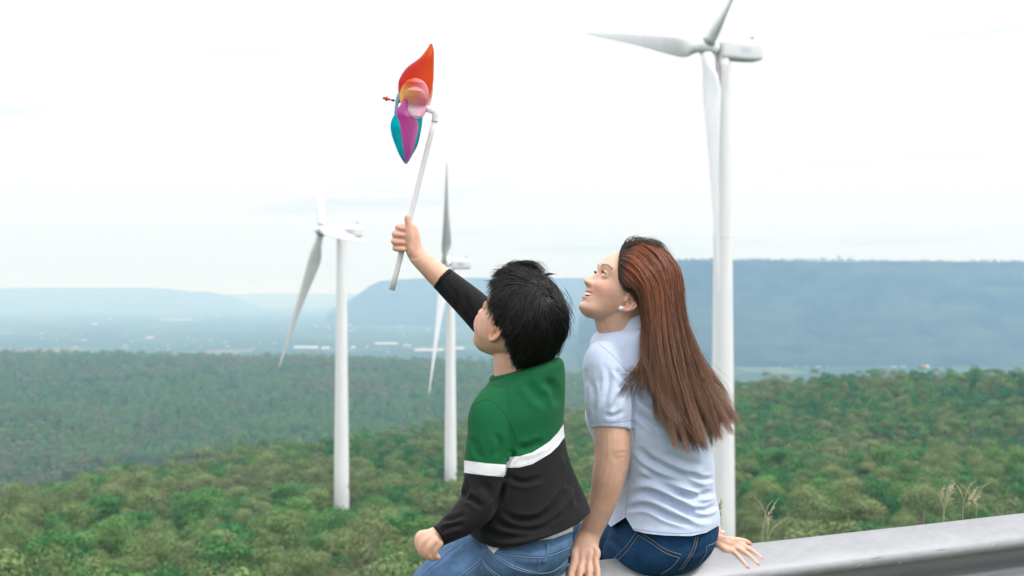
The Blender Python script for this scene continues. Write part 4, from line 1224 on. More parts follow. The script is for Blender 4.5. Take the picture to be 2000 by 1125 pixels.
seam('seam', bv, B_([(462, 120), (520, 95), (600, 90), (700, 80), (760, 40)]), M_SEAM_GREEN, shirt, r=.0006, off=.0001)
seam('seam', bv, B_([(400, 935), (540, 960), (700, 935), (860, 880), (960, 800)]), M_SEAM_BLACK, shirt, r=.0007, off=.0002)
seam('seam', bv, B_([(215, 955), (185, 920), (178, 880)]), M_SEAM_BLACK, shirt, r=.0007, off=.0002)
seam('seam', bv, B_([(575, 559), (640, 552), (740, 505), (830, 410)]), simple_mat('white_seam', (.5, .5, .55), .8), shirt, r=.0005, off=.0002)
seam('seam', bv, B_([(350, 578), (400, 595), (470, 606), (540, 603)]), bpy.data.materials['white_seam'], shirt, r=.0005, off=.0002)
# ribbed collar
n = 60; ang = np.arange(n) * 2 * np.pi / n
def ring4(cx, cy, Y, rx, ryy, slope):
    c = P(cx, cy, Y); k = Y / FPX
    return np.stack([c[0] + rx * k * np.cos(ang), c[1] + ryy * np.sin(ang), c[2] + slope * k * np.cos(ang)], -1)
prof = [(1019, 732, 62, .082, 14), (1017, 725, 61.5, .081, 14), (1016, 720, 57, .076, 15), (1015, 720.5, 53, .071, 15), (1015, 728, 53, .070, 14)]
rings = np.array([ring4(a, b, 3.345, c, d, e) for a, b, c, d, e in prof])
rings = catmull(rings.reshape(len(rings), -1), np.linspace(0, 1, 20)).reshape(20, n, 3)
o = mesh_obj('collar', rings.reshape(-1, 3), grid_faces(20, n), M_JERSEY, boy); point_attr(o, 'Col', np.tile(GREEN, (20 * n, 1)))

# hair: a cap round the skull and strands flowing out from the whorl
HC = np.array([-.004, 0, .030]); HRD = np.array([.104, .088, .106])
whorl = np.array([-.050, .018, .100]); whorl = whorl / HRD; whorl /= np.linalg.norm(whorl)
def pxmask(q, slack=0):
    w_ = (HC + q * HRD) @ BR.T * BS + BO
    ax_, ay_ = to_px(w_)
    lim_ = np.interp(ay_, [500, 535, 545, 560, 600, 620, 636, 650, 690, 700, 715], [900, 955, 976, 972, 960, 970, 982, 990, 1005, 1010, 1045])
    return (ax_ > lim_ - slack) | (w_[:, 1] > 3.36)
def allowed(q):
    """q = unit directions scaled to head space; True where hair grows"""
    p = HC + q * HRD
    x, y, z = p.T
    lim = np.interp(z, [-.075, -.05, -.02, .0, .03, .06, .085, .12], [-.078, -.062, -.036, -.022, -.008, .010, .034, .2])
    return (x < lim) & (z > -.078) & pxmask(q)
rg = np.random.default_rng(4)
th = np.linspace(0.02, np.pi - .02, 90); phh = np.arange(120) * 2 * np.pi / 120
q = np.stack([np.sin(th)[:, None] * np.cos(phh), np.sin(th)[:, None] * np.sin(phh), np.cos(th)[:, None] + 0 * phh], -1)
qf = q.reshape(-1, 3)
bulk = .000 + .009 * np.clip(-(qf[:, 0]) + .4, 0, 1)
Vc = HC + qf * (HRD + bulk[:, None])
al = allowed(qf)
Vc[~al] = HC + qf[~al] * HRD * .80
Vc = Vc @ BR.T * BS + BO
V1, F1 = rings_mesh(Vc.reshape(90, 120, 3))
M_SCALP = simple_mat('hair_mass', (.004, .004, .004), .9, spec=.05)
hairb = mesh_obj('hair', V1, F1, M_SCALP, boy)
point_attr(hairb, 'Col', np.tile(np.array([.006, .006, .006]), (len(V1), 1)))
NS = 14000; K = 11
d = rg.normal(size=(NS * 2, 3)); d /= np.linalg.norm(d, axis=1)[:, None]
d = d[allowed(d)][:NS]; NS = len(d)
ncl = 420; cd = d[rg.choice(NS, ncl, replace=False)]
cl = (d @ cd.T).argmax(1)
def flow(dv):
    c = dv @ whorl
    tg = dv * c[:, None] - whorl; tg /= np.linalg.norm(tg, axis=1)[:, None] + 1e-6
    sw = np.cross(dv, tg)
    ang_ = .95 * np.exp(-np.arccos(np.clip(c, -1, 1)) / .45) + .25
    r = tg * np.cos(ang_)[:, None] + sw * np.sin(ang_)[:, None]
    # wind and gravity comb the sides downward
    g = np.array([-.15, 0, -1.0]); gt = g - dv * (dv @ g)[:, None]
    side = np.clip(np.abs(dv[:, 1]) * 1.3 - .2, 0, 1)[:, None] * .8
    r = r + gt * side
    return r / (np.linalg.norm(r, axis=1)[:, None] + 1e-6)
Lh = rg.uniform(.060, .105, NS) * (1 + .35 * (rg.random(ncl)[cl] - .5))
Lh *= np.where(d[:, 2] < -.2, .62, 1.0)
front = (d[:, 0] > .05) & (d[:, 2] > .45)
Lh *= np.where(front, 1.15, 1)
lift0 = rg.uniform(.001, .008, NS)
jit = rg.normal(0, .07, (NS, 3)); jcl = rg.normal(0, .30, (ncl, 3))[cl]
upw = rg.random(ncl)[cl]
fl = rg.random(NS) < .07
def allowed2(q):
    """how far hair may hang past the hairline"""
    x, y, z = (HC + q * HRD).T
    lim = np.interp(z, [-.085, -.05, -.02, .0, .03, .06, .085, .12], [-.070, -.050, -.028, -.014, .004, .024, .050, .2])
    ear = (x > -.034) & (z < .018)
    return (x < lim + .02) & (z > -.092) & pxmask(q, 2)
def grow(Lh):
    cur = d.copy(); paths = np.zeros((NS, K, 3)); okk = np.ones((NS, K), bool)
    for k in range(K):
        s = k / (K - 1)
        o_ = .002 + lift0 * np.sin(s * np.pi * .75) + .011 * np.clip(-cur[:, 0] + .4, .12, 1) + np.where(front, .012 * s * upw, 0) + np.where(fl, .014 * s ** 2, 0)
        o_ = o_ + .005 * upw + .003 - np.where(~front & ~fl, .003 * s ** 3, 0)
        paths[:, k] = HC + cur * (HRD + o_[:, None]); okk[:, k] = allowed2(cur)
        f_ = flow(cur) + jit * (.3 + s) + jcl * (.3 + .9 * s)
        f_ -= cur * (f_ * cur).sum(1)[:, None]
        cur = cur + f_ * (Lh / (K - 1) / .10)[:, None]
        cur /= np.linalg.norm(cur, axis=1)[:, None]
    return paths, okk
paths, okk = grow(Lh)
first = np.where(okk.all(1), K, okk.argmin(1))
Lh = Lh * np.clip(first / K, .12, 1) * np.where(first < K, rg.uniform(.75, 1.12, NS), 1)
paths, okk = grow(Lh)
pth = paths @ BR.T * BS + BO
rad = rg.uniform(.0004, .00068, NS)[:, None] * (1 - .8 * np.linspace(0, 1, K) ** 2.5)[None]
Vh, Fh = strands_mesh(pth, rad)
o = fast_mesh('hair_strands', Vh, Fh, M_HAIRB, hairb); tag(o, kind='stuff')
tone = (rg.random(ncl)[cl] * .6 + rg.random(NS) * .4)
cc = np.array([.007, .0065, .006])[None] * (.6 + 1.5 * tone)[:, None]
point_attr(o, 'Col', np.repeat(cc, K * 3, axis=0))
# locks blown off the crown by the wind
locks = []
for k in range(500):
    g = k % 5
    a = rg.normal(0, 1, 4); h_ = rg.uniform(0, 1) ** .6
    if g < 3:
        locks.append(catmull([P(984 + a[0] * 6, 550 + a[1] * 4, 3.33), P(995 + a[0] * 7, 541 - 20 * h_ + a[2] * 3, 3.33), P(1018 + a[1] * 10, 536 - 25 * h_ + a[2] * 2, 3.335), P(1042 + a[1] * 10, 538 - 15 * h_ + a[3] * 4, 3.335), P(1062 + a[3] * 8, 552 + a[0] * 4 - 6 * h_, 3.335)], np.linspace(0, 1, 14)))
    elif g == 3:
        locks.append(catmull([P(1030 + a[0] * 6, 530 + a[1] * 2, 3.33), P(1048 + a[0] * 3, 531 + a[1] * 1.6, 3.33), P(1062 + a[1] * 2, 537 + a[1] * 1.2, 3.335), P(1078 + a[2] * 4, 533.5 + a[2] * .8, 3.34)], np.linspace(0, 1, 14)))
    elif k % 10 == 4:
        locks.append(catmull([P(1020 + a[0] * 5, 512, 3.33), P(1036 + a[0] * 5, 511 + a[1] * 2, 3.33), P(1050 + a[1] * 6, 522 + a[2] * 6, 3.335), P(1060 + a[1] * 6, 534 + a[2] * 5, 3.34)], np.linspace(0, 1, 14)))
    elif k % 3 == 0:
        locks.append(catmull([P(1104 + a[0] * 5, 600 + a[1] * 22, 3.35), P(1114 + a[0] * 2, 618 + a[1] * 22, 3.35), P(1116 + a[2] * 3, 628 + a[1] * 22, 3.355), P(1115 + a[2] * 5, 638 + a[1] * 22, 3.36)], np.linspace(0, 1, 14)))
locks = np.array(locks)
Vh, Fh = strands_mesh(locks, np.full(locks.shape[:2], .00055) * (1 - .7 * np.linspace(0, 1, 14))[None])
o = fast_mesh('loose_hairs', Vh, Fh, M_HAIRB, hairb); tag(o, kind='stuff'); point_attr(o, 'Col', np.tile(np.array([.008, .0075, .007]), (len(Vh), 1)))
for st in (BL1, BL2):
    x_, y_, Y_ = st[-1][:3]
    mesh_obj('shoe', *limb([(x_ + 12, y_ + 20, Y_ - .01, 25), (x_ - 12, y_ + 26, Y_ + .02, 26), (x_ - 46, y_ + 32, Y_ + .05, 22), (x_ - 64, y_ + 35, Y_ + .07, 17)]), M_SEAM_BLACK, boy)

def cuff(name, st0, st1, mat, parent, col, grow_=1.03, wid=.010):
    """band round a sleeve end between two stations (px, py, Y, r px)"""
    a = P(*st0[:3]); b = P(*st1[:3]); t = (b - a) / np.linalg.norm(b - a)
    r = st1[3] * st1[2] / FPX * grow_
    ks = [(-wid, .97), (-wid, 1.0), (-wid * .5, 1.012), (-.001, 1.0), (.0008, .96), (-.002, .90)]
    V, F = rings_mesh(tube_rings(np.array([b + t * k for k, _ in ks]), np.array([r * q for _, q in ks]), 40))
    o = mesh_obj(name, V, F, mat, parent); point_attr(o, 'Col', np.tile(np.array(col), (len(V), 1)))
    return o
cuff('cuff', sl_st[-2], sl_st[-1], M_JERSEY, shirt, (.008, .008, .009))
cuff('cuff', (893, 570, 3.485, 28.5), (863, 543, 3.49, 24), M_JERSEY, shirt, (.008, .008, .009))
# ---------------------------------------------------------------- guard rail
def rail_material():
    m, nt, b = new_mat('galvanised_steel')
    tcn = N(nt, 'ShaderNodeTexCoord')
    mp = N(nt, 'ShaderNodeMapping'); mp.inputs['Rotation'].default_value = (0, 0, -math.atan2(RDIR[1], RDIR[0])); mp.inputs['Scale'].default_value = (1, 1, 1)
    L(nt, tcn.outputs['Object'], mp.inputs[0])
    def nz(scale, detail, st=(1, 1, 1)):
        m2 = N(nt, 'ShaderNodeMapping'); m2.inputs['Scale'].default_value = st
        L(nt, mp.outputs[0], m2.inputs[0])
        n = N(nt, 'ShaderNodeTexNoise'); n.inputs['Scale'].default_value = scale; n.inputs['Detail'].default_value = detail
        L(nt, m2.outputs[0], n.inputs['Vector']); return n
    a = nz(14, 7, (.35, 1, 1)); c = nz(420, 3); d = nz(60, 5, (.5, 1, 1))
    r = N(nt, 'ShaderNodeValToRGB')
    r.color_ramp.elements[0].position = .25; r.color_ramp.elements[0].color = (.25, .255, .27, 1)
    r.color_ramp.elements[1].position = .75; r.color_ramp.elements[1].color = (.36, .365, .38, 1)
    ad = N(nt, 'ShaderNodeMath'); ad.operation = 'ADD'
    s1 = N(nt, 'ShaderNodeMath'); s1.operation = 'MULTIPLY'; s1.inputs[1].default_value = .5
    s2 = N(nt, 'ShaderNodeMath'); s2.operation = 'MULTIPLY'; s2.inputs[1].default_value = .5
    L(nt, a.outputs[0], s1.inputs[0]); L(nt, d.outputs[0], s2.inputs[0]); L(nt, s1.outputs[0], ad.inputs[0]); L(nt, s2.outputs[0], ad.inputs[1])
    L(nt, ad.outputs[0], r.inputs[0])
    # pale zinc specks
    sp = N(nt, 'ShaderNodeMapRange'); sp.inputs['From Min'].default_value = .64; sp.inputs['From Max'].default_value = .74
    L(nt, c.outputs[0], sp.inputs[0])
    k = N(nt, 'ShaderNodeMath'); k.operation = 'MULTIPLY'; k.inputs[1].default_value = .7
    L(nt, sp.outputs[0], k.inputs[0])
    mx = N(nt, 'ShaderNodeMix'); mx.data_type = 'RGBA'; mx.inputs['B'].default_value = (.60, .60, .62, 1)
    L(nt, k.outputs[0], mx.inputs['Factor']); L(nt, r.outputs[0], mx.inputs['A']); L(nt, mx.outputs['Result'], b.inputs['Base Color'])
    b.inputs['Metallic'].default_value = .55
    rr = N(nt, 'ShaderNodeMapRange'); rr.inputs['To Min'].default_value = .34; rr.inputs['To Max'].default_value = .6
    L(nt, d.outputs[0], rr.inputs[0]); L(nt, rr.outputs[0], b.inputs['Roughness'])
    bp = N(nt, 'ShaderNodeBump'); bp.inputs['Distance'].default_value = .0006; bp.inputs['Strength'].default_value = .6
    L(nt, c.outputs[0], bp.inputs['Height'])
    b2 = N(nt, 'ShaderNodeBump'); b2.inputs['Distance'].default_value = .0015; b2.inputs['Strength'].default_value = .4
    L(nt, a.outputs[0], b2.inputs['Height']); L(nt, bp.outputs[0], b2.inputs['Normal']); L(nt, b2.outputs[0], b.inputs['Normal'])
    return m
M_RAIL = rail_material()
gr_o = (0.0, float(rail_back(0)), 0.0)
rail = empty('guard_rail', gr_o, 'galvanised steel guard rail that the two people sit on', 'guard rail')
prof = np.array([(-.004, .842), (-.003, .849), (.002, .8515), (.010, .850), (.030, .838), (.055, .820), (.074, .803), (.0825, .790), (.0845, .778), (.080, .766), (.062, .748), (.036, .728), (.018, .712), (.012, .697), (.018, .682), (.036, .666), (.062, .646), (.080, .628), (.0845, .616), (.0825, .604), (.074, .591), (.04, .566), (.006, .546), (-.002, .543)])
prof = catmull(prof, np.linspace(0, 1, 90))
inner = prof[::-1] + np.array([-.0035, -.001])
pr = np.vstack([prof, inner])
xs = np.linspace(-2.2, 4.2, 120)
rings = []
for X in xs:
    base = np.array([X, rail_back(X), 0])
    dent = .0012 * math.sin(X * 5.1) + .0008 * math.sin(X * 13.7 + 1)
    rings.append(base + (pr[:, 0] + dent)[:, None] * RNRM + np.outer(pr[:, 1] + dent * .5, [0, 0, 1]))
R = np.array(rings)
V, F = R.reshape(-1, 3), grid_faces(len(xs), len(pr))
beam = fast_mesh('beam', V, F, M_RAIL, rail)
for X in (-1.45, .12 + .03, 1.75, 3.4):
    c = np.array([X, rail_back(X), 0]) - RNRM * .09
    a = math.atan2(RDIR[1], RDIR[0]); Rz = np.array([[math.cos(a), -math.sin(a), 0], [math.sin(a), math.cos(a), 0], [0, 0, 1]])
    parts = [box(c + [0, 0, .36], (.006, .10, .78), Rz), box(c + RNRM * .05 + [0, 0, .36], (.07, .006, .78), Rz), box(c - RNRM * .05 + [0, 0, .36], (.07, .006, .78), Rz), box(c + RNRM * .075 + [0, 0, .68], (.05, .04, .2), Rz)]
    mesh_obj('post', *merge(parts), M_RAIL, rail, smooth=False)
def bolt(px, py):
    Y = rail_Y(px, py) ; c = P(px, py, Y)
    n_ = np.array([RNRM[0], RNRM[1], 0]) * .5 + np.array([0, 0, .86]); n_ /= np.linalg.norm(n_)
    a_ = np.cross(n_, RDIR)
    ang = np.arange(24) * 2 * np.pi / 24
    rs = []
    for r, h in ((.0165, -.004), (.0165, .0012), (.0160, .002), (.0105, .0022), (.0100, .0050), (.0085, .0072), (.005, .0086), (.001, .0090)):
        rs.append(c + n_ * h + r * (np.outer(np.cos(ang), RDIR) + np.outer(np.sin(ang), a_)))
    mesh_obj('bolt', *rings_mesh(np.array(rs)), M_RAIL, rail)
bolt(1103, 1112); bolt(1074, 1128)
M_SCR = simple_mat('scratch', (.10, .11, .11), .7)
M_SCRL = simple_mat('bright_scratch', (.75, .75, .76), .4)
rbv = surf(V, F)
def scratch(pts, m, r):
    p = drape(rbv, catmull(pts, np.linspace(0, 1, 14)), .0001)
    rr = r * np.sin(np.linspace(.15, np.pi - .1, 14))
    mesh_obj('scratch', *rings_mesh(tube_rings(p, np.stack([rr, rr * .25], 1), 6, up=(0, 1, .2))), m, beam)
for pts, m, r in (([(1700, 1093), (1712, 1090), (1723, 1087)], M_SCR, .0011), ([(1826, 1077), (1838, 1074), (1849, 1072)], M_SCR, .0012), ([(1753, 1104), (1757, 1100), (1761, 1097)], M_SCRL, .0008), ([(1672, 1108), (1678, 1104)] + [(1684, 1100)], M_SCRL, .0006),
                  ([(1938, 1068), (1941, 1063), (1944, 1060)], M_SCRL, .0006), ([(1560, 1080), (1563, 1076), (1570, 1072)], M_SCRL, .0005)):
    scratch(pts, m, r)

# ---------------------------------------------------------------- pinwheel
M_PIPE = simple_mat('white_plastic_pipe', (.90, .90, .90), .45, noise=(40, .02))
_nt = M_PIPE.node_tree; _b = _nt.nodes['Principled BSDF']; _t = N(_nt, 'ShaderNodeBsdfTranslucent'); _t.inputs['Color'].default_value = (.95, .95, .95, 1)
_m = N(_nt, 'ShaderNodeMixShader'); _m.inputs[0].default_value = .4
_o = next(n for n in _nt.nodes if n.type == 'OUTPUT_MATERIAL')
L(_nt, _b.outputs[0], _m.inputs[1]); L(_nt, _t.outputs[0], _m.inputs[2]); L(_nt, _m.outputs[0], _o.inputs['Surface'])
M_REDP = simple_mat('red_plastic', (.62, .045, .025), .3)
M_DARKP = simple_mat('dark_wire', (.05, .08, .09), .4)
def vane_material():
    m = bpy.data.materials.new('coloured_film'); m.use_nodes = True
    nt = m.node_tree; nt.nodes.clear()
    out = N(nt, 'ShaderNodeOutputMaterial'); a = N(nt, 'ShaderNodeAttribute'); a.attribute_name = 'Col'
    p = N(nt, 'ShaderNodeBsdfPrincipled'); p.inputs['Roughness'].default_value = .28; p.inputs['Specular IOR Level'].default_value = .4
    t = N(nt, 'ShaderNodeBsdfTranslucent')
    L(nt, a.outputs['Color'], p.inputs['Base Color']); L(nt, a.outputs['Color'], t.inputs['Color'])
    mx = N(nt, 'ShaderNodeMixShader'); mx.inputs[0].default_value = .72
    L(nt, p.outputs[0], mx.inputs[1]); L(nt, t.outputs[0], mx.inputs[2]); L(nt, mx.outputs[0], out.inputs['Surface'])
    return m
M_VANE = vane_material()
PY = 3.512
pw = empty('pinwheel', tuple(P(765, 567, 3.512)), 'multicoloured pinwheel on a white pipe handle held up in the boy\'s fist', 'pinwheel')
top = P(849, 234, PY); bot = P(765.5, 567, 3.512)
a_ = bot; d_ = (top - bot)
tpts = np.array([bot, bot + d_ * .002, bot + d_ * .5, top])
mesh_obj('handle', *rings_mesh(tube_rings(np.array([bot + d_ * t for t in np.linspace(0, 1, 12)]), np.linspace(.0074, .0062, 12), 24)), M_PIPE, pw)
hole = mesh_obj('handle_opening', *rings_mesh(tube_rings(np.array([bot - d_ * .0004, bot + d_ * .004]), .0056, 20)), simple_mat('pipe_inside', (.35, .34, .34), .7), pw)
el = catmull([P(848.8, 236, PY), P(849.5, 226, PY), P(848.5, 219.5, PY), P(842, 216, PY), P(833, 213, PY)], np.linspace(0, 1, 24))
mesh_obj('elbow_joint', *rings_mesh(tube_rings(el, .0070, 20)), M_PIPE, pw)
mesh_obj('joint_rim', *rings_mesh(tube_rings(np.array([P(848.7, 238, PY), P(849.0, 234.5, PY)]), .0080, 20)), M_PIPE, pw)
mesh_obj('joint_rim', *rings_mesh(tube_rings(np.array([P(832, 212.6, PY), P(835, 213.6, PY)]), .0080, 20)), M_PIPE, pw)
ax0, ax1 = P(766, 195.5, PY - .004), P(834, 212.5, PY)
mesh_obj('axle', *rings_mesh(tube_rings(np.array([ax0, ax1]), .0010, 8)), M_REDP, pw)
adir = (ax1 - ax0) / np.linalg.norm(ax1 - ax0)
capp = [ax0 - adir * k for k in (.004, .0085, .009, .012, .0125, .016, .0165, .022, .0235)]
mesh_obj('axle_cap', *rings_mesh(tube_rings(np.array(capp), [.0020, .0028, .0030, .0030, .0062, .0062, .0034, .0034, .0022], 14)), M_REDP, pw)
mesh_obj('axle_collar', *rings_mesh(tube_rings(np.array([ax0 + adir * k for k in (-.003, .0, .004, .006)]), [.0014, .0030, .0030, .0014], 12)), M_DARKP, pw)
mesh_obj('axle_collar', *rings_mesh(tube_rings(np.array([ax0 + adir * k for k in (.010, .012, .018, .019)]), [.002, .0050, .0050, .002], 12)), M_DARKP, pw)
def vane(left, right, y_mid, bulge, cols, colx=None, ns=40, ntt=22, skew=0.0):
    """curled film blade; left/right outlines from root to tip, bulge towards the road, real depth"""
    s = np.linspace(0, 1, ns); t = np.linspace(0, 1, ntt)
    A = catmull(left, s); B = catmull(right, s)
    ym = np.interp(s, np.linspace(0, 1, len(y_mid)), y_mid); bl_ = np.interp(s, np.linspace(0, 1, len(bulge)), bulge)
    V = []
    for i in range(ns):
        for j in range(ntt):
            c = math.cos(math.pi * t[j])
            e = (1 - c) / 2
            x, y = A[i] * (1 - e) + B[i] * e
            V.append(P(x, y, ym[i] - bl_[i] * math.sin(math.pi * t[j]) + skew * c))
    V = np.array(V)
    cs = np.array(cols); cc = np.array([np.stack([np.interp(s, np.linspace(0, 1, len(cs)), cs[:, k]) for k in range(3)], 1)])[0]
    C = np.repeat(cc, ntt, axis=0)
    if colx is not None:
        w = np.tile((1 - np.cos(math.pi * t)) / 2, ns)[:, None] ** 1.3
        C = C * (1 - w) + np.array(colx) * w
    F = grid_faces(ns, ntt, wrap=False)
    Nn = vnormals(V, F)
    V2 = np.vstack([V + Nn * .0002, V - Nn * .0002]); F2 = np.vstack([F, F[:, ::-1] + len(V)])
    # close the rim
    rim = []
    loop = [k for k in range(ntt)] + [i * ntt + ntt - 1 for i in range(1, ns)] + [(ns - 1) * ntt + k for k in range(ntt - 2, -1, -1)] + [i * ntt for i in range(ns - 2, 0, -1)]
    for a, b in zip(loop, loop[1:] + loop[:1]): rim.append((a, b, b + len(V), a + len(V)))
    F2 = np.vstack([F2, np.array(rim)])
    o = fast_mesh('vane', V2, F2, M_VANE, pw); point_attr(o, 'Col', np.vstack([C, C]))
    return o
RED = (.80, .035, .010); ORG = (.88, .19, .015); YEL = (.98, .80, .38); PNK = (.95, .62, .76); MAG = (.86, .24, .68); TEAL = (.02, .70, .76); LBL = (.55, .80, .88); WHT = (.93, .90, .90)
tag(vane([(779, 200), (778, 166), (782, 151), (795, 132), (820, 113), (834, 96), (840, 86)], [(834, 203), (840, 186), (846, 160), (847, 138), (847.5, 112), (847, 98), (844, 86)], [PY, PY + .02, PY + .035, PY + .04, PY + .045], [.02, .035, .035, .02, .004], [ORG, RED, RED, RED, ORG, ORG], ORG), 'red and orange vane pointing up')
tag(vane([(782, 202), (781, 184), (786, 168), (796, 157), (809, 152.5)], [(832, 207), (838, 190), (835, 170), (826, 158), (813, 152.5)], [PY - .005, PY - .022, PY - .036, PY - .042], [.018, .030, .026, .003], [YEL, YEL, ORG, ORG], PNK), 'orange and yellow vane curling forward')
tag(vane([(788, 200), (789, 186), (795, 175), (806, 169)], [(832, 208), (834, 192), (828, 178), (815, 169)], [PY - .012, PY - .032, PY - .048, PY - .054], [.018, .028, .022, .003], [WHT, YEL, PNK], PNK), 'pink and yellow inner vane')
tag(vane([(790, 199), (792, 213), (801, 224), (812, 231)], [(832, 207), (831, 219), (826, 228), (816, 232)], [PY - .010, PY - .030, PY - .042, PY - .046], [.018, .024, .018, .002], [WHT, WHT, WHT], PNK), 'pale pink vane facing the road')
tag(vane([(792, 188), (783, 204), (773.5, 219), (781, 243), (787, 284), (790.5, 318)], [(795, 190), (799, 218), (812, 232), (817, 250), (805, 300), (794, 319)], [PY - .03, PY - .03, PY - .02, PY - .01, PY, PY + .01], [.004, .02, .035, .035, .02, .002], [MAG, MAG, MAG, (.84, .22, .66), (.55, .20, .72)], (.90, .42, .74)), 'magenta vane pointing down')
tag(vane([(775, 216), (764, 238), (765, 262), (778, 298), (790, 319)], [(826, 222), (823, 250), (816, 282), (804, 305), (795, 320)], [PY + .03, PY + .035, PY + .03, PY + .02], [-.01, -.03, -.03, -.003], [TEAL, TEAL, TEAL, (.01, .22, .42)], (.06, .62, .66)), 'teal vane behind the magenta one')
tag(vane([(779, 178), (774, 190), (771, 212), (770, 222)], [(783, 190), (779, 200), (776, 216), (773, 224)], [PY - .01, PY - .005, PY], [.004, .008, .002], [LBL, LBL, (.30, .65, .72)]), 'pale blue edge of a vane by the axle')
tag(vane([(830, 204), (832, 186), (838, 170), (843, 160)], [(838, 208), (842, 196), (845, 180), (845, 162)], [PY + .02, PY + .03, PY + .04], [.004, .01, .002], [(.92, .80, .78), (.9, .6, .45), ORG]), 'pale edge of the upper vane')

# ---------------------------------------------------------------- grass by the rail
M_STRAW = simple_mat('straw_stem', (.42, .41, .25), .8, noise=(20, .2))
M_BLADE = simple_mat('grass_blade', (.12, .22, .055), .6, noise=(20, .25))
def stalk(base, pts, label, head=True, r=.0013, group='seeding grass stalks behind the guard rail'):
    """tall grass stalk; points in px from foot to tip"""
    Yb = base
    P3 = np.array([P(x, y, Yb + .01 * i) for i, (x, y) in enumerate(pts)])
    foot = P3[0].copy(); foot[2] = 0; foot[0] -= .02
    full = np.vstack([foot, P3])
    c = catmull(full, np.linspace(0, 1, 26))
    e = empty('grass_stalk', tuple(foot), label, 'grass stalk', group)
    mesh_obj('stem', *rings_mesh(tube_rings(c, np.linspace(r, r * .45, 26), 6)), M_STRAW, e)
    if head:
        rgk = np.random.default_rng(int(pts[0][0])); parts = []
        for k in range(26):
            q = c[14 + k * 11 // 26]; t = c[-1] - c[-4]; t /= np.linalg.norm(t)
            s = t + rgk.normal(0, .35, 3); s /= np.linalg.norm(s); ln = rgk.uniform(.010, .024)
            parts.append(rings_mesh(tube_rings(np.array([q, q + s * ln * .5, q + s * ln]), [.0006, .0018, .0004], 5)))
        mesh_obj('seed_head', *merge(parts), M_STRAW, e)
    rgk = np.random.default_rng(int(pts[0][1]))
    for k in range(2):
        q = c[8 + 3 * k]; dx = rgk.choice([-1, 1]) * rgk.uniform(.03, .07)
        cc = catmull([q, q + [dx * .4, 0, .05], q + [dx, .01, .07 + .02 * k]], np.linspace(0, 1, 10))
        mesh_obj('leaf', *rings_mesh(tube_rings(cc, np.stack([.0014 * (1 - np.linspace(0, 1, 10) ** 2) + .0003, np.full(10, .0004)], 1), 5)), M_STRAW, e)
stalk(4.6, [(1489, 1056), (1495, 1030), (1501, 1008), (1512, 990)], 'dry seeding grass stalk just right of the woman\'s hand')
stalk(4.9, [(1499, 1052), (1500, 1030), (1502, 1018)], 'short dry grass stalk beside the one right of the woman\'s hand', head=False)
stalk(4.9, [(1844, 1020), (1841, 990), (1838, 972), (1841, 957)], 'left one of the pair of crossing grass stalks above the rail')
stalk(5.0, [(1842, 1020), (1848, 990), (1855, 968), (1860, 950)], 'right one of the pair of crossing grass stalks above the rail')
stalk(4.8, [(1880, 1016), (1887, 990), (1896, 972), (1911, 953)], 'leaning seeding grass stalk right of the crossing pair')
stalk(5.0, [(1907, 1014), (1904, 992), (1901, 980), (1909, 971)], 'curled thin grass stalk right of the leaning one')
stalk(4.7, [(1408, 1044), (1406, 1010), (1404, 990), (1410, 978)], 'thin grass stalk in front of the tall tower by the woman\'s hip', r=.0012)
rg = np.random.default_rng(31)
def blades(name, spots, label, m=M_BLADE):
    parts = []
    for x, y, Y, w, lean in spots:
        tip = P(x, y, Y); foot = np.array([tip[0] - lean, tip[1] + rg.uniform(-.03, .03), float(ground_z(np.array([tip[0]]), np.array([tip[1]]))[0])])
        c = catmull([foot, foot * .45 + tip * .55 + [-lean * .12, 0, .04], tip], np.linspace(0, 1, 9))
        parts.append(rings_mesh(tube_rings(c, np.stack([w * (1 - np.linspace(0, 1, 9) ** 2.5) + .0002, np.full(9, .0005)], 1), 5)))
    o = mesh_obj(name, *merge(parts), m); tag(o, label, kind='stuff'); return o
sp = [(1950, 1000, 4.9, .004, .02), (1953, 1004, 4.9, .003, -.02), (1989, 990, 4.8, .006, .0), (1980, 998, 4.9, .003, .02), (1975, 996, 4.9, .003, 0), (1536, 1040, 4.6, .004, .01), (1590, 1036, 4.8, .004, .01), (1861, 1016, 4.9, .003, .01), (1868, 1012, 4.9, .0025, -.02), (1706, 1030, 4.8, .003, .01), (1128, 985, 4.5, .006, -.03), (1134, 992, 4.5, .005, .04)]
sp += [(745, 1110, 4.0, .005, -.03), (752, 1116, 4.0, .005, .03), (772, 1106, 4.0, .007, -.07), (777, 1105, 3.95, .006, -.05), (793, 1100, 4.0, .006, -.05), (800, 1112, 4.0, .006, -.04), (785, 1117, 4.0, .006, .05), (733, 1120, 4.0, .005, .04), (764, 1118, 4.05, .005, .02)]
blades('verge_grass', sp, 'tall grass blades poking up behind the guard rail')
sp = []
for k in range(2600):
    X = rg.uniform(-3.5, 5.5); Y = rail_back(X) + rg.uniform(.15, 2.2)
    zt = rg.uniform(.12, .50)
    sp.append((1000 + FPX * X / Y, HY + (CAMZ - zt) * FPX / Y, Y, rg.uniform(.002, .004), rg.uniform(-.12, .12)))
blades('grass', sp, 'rough grass on the verge behind the guard rail')
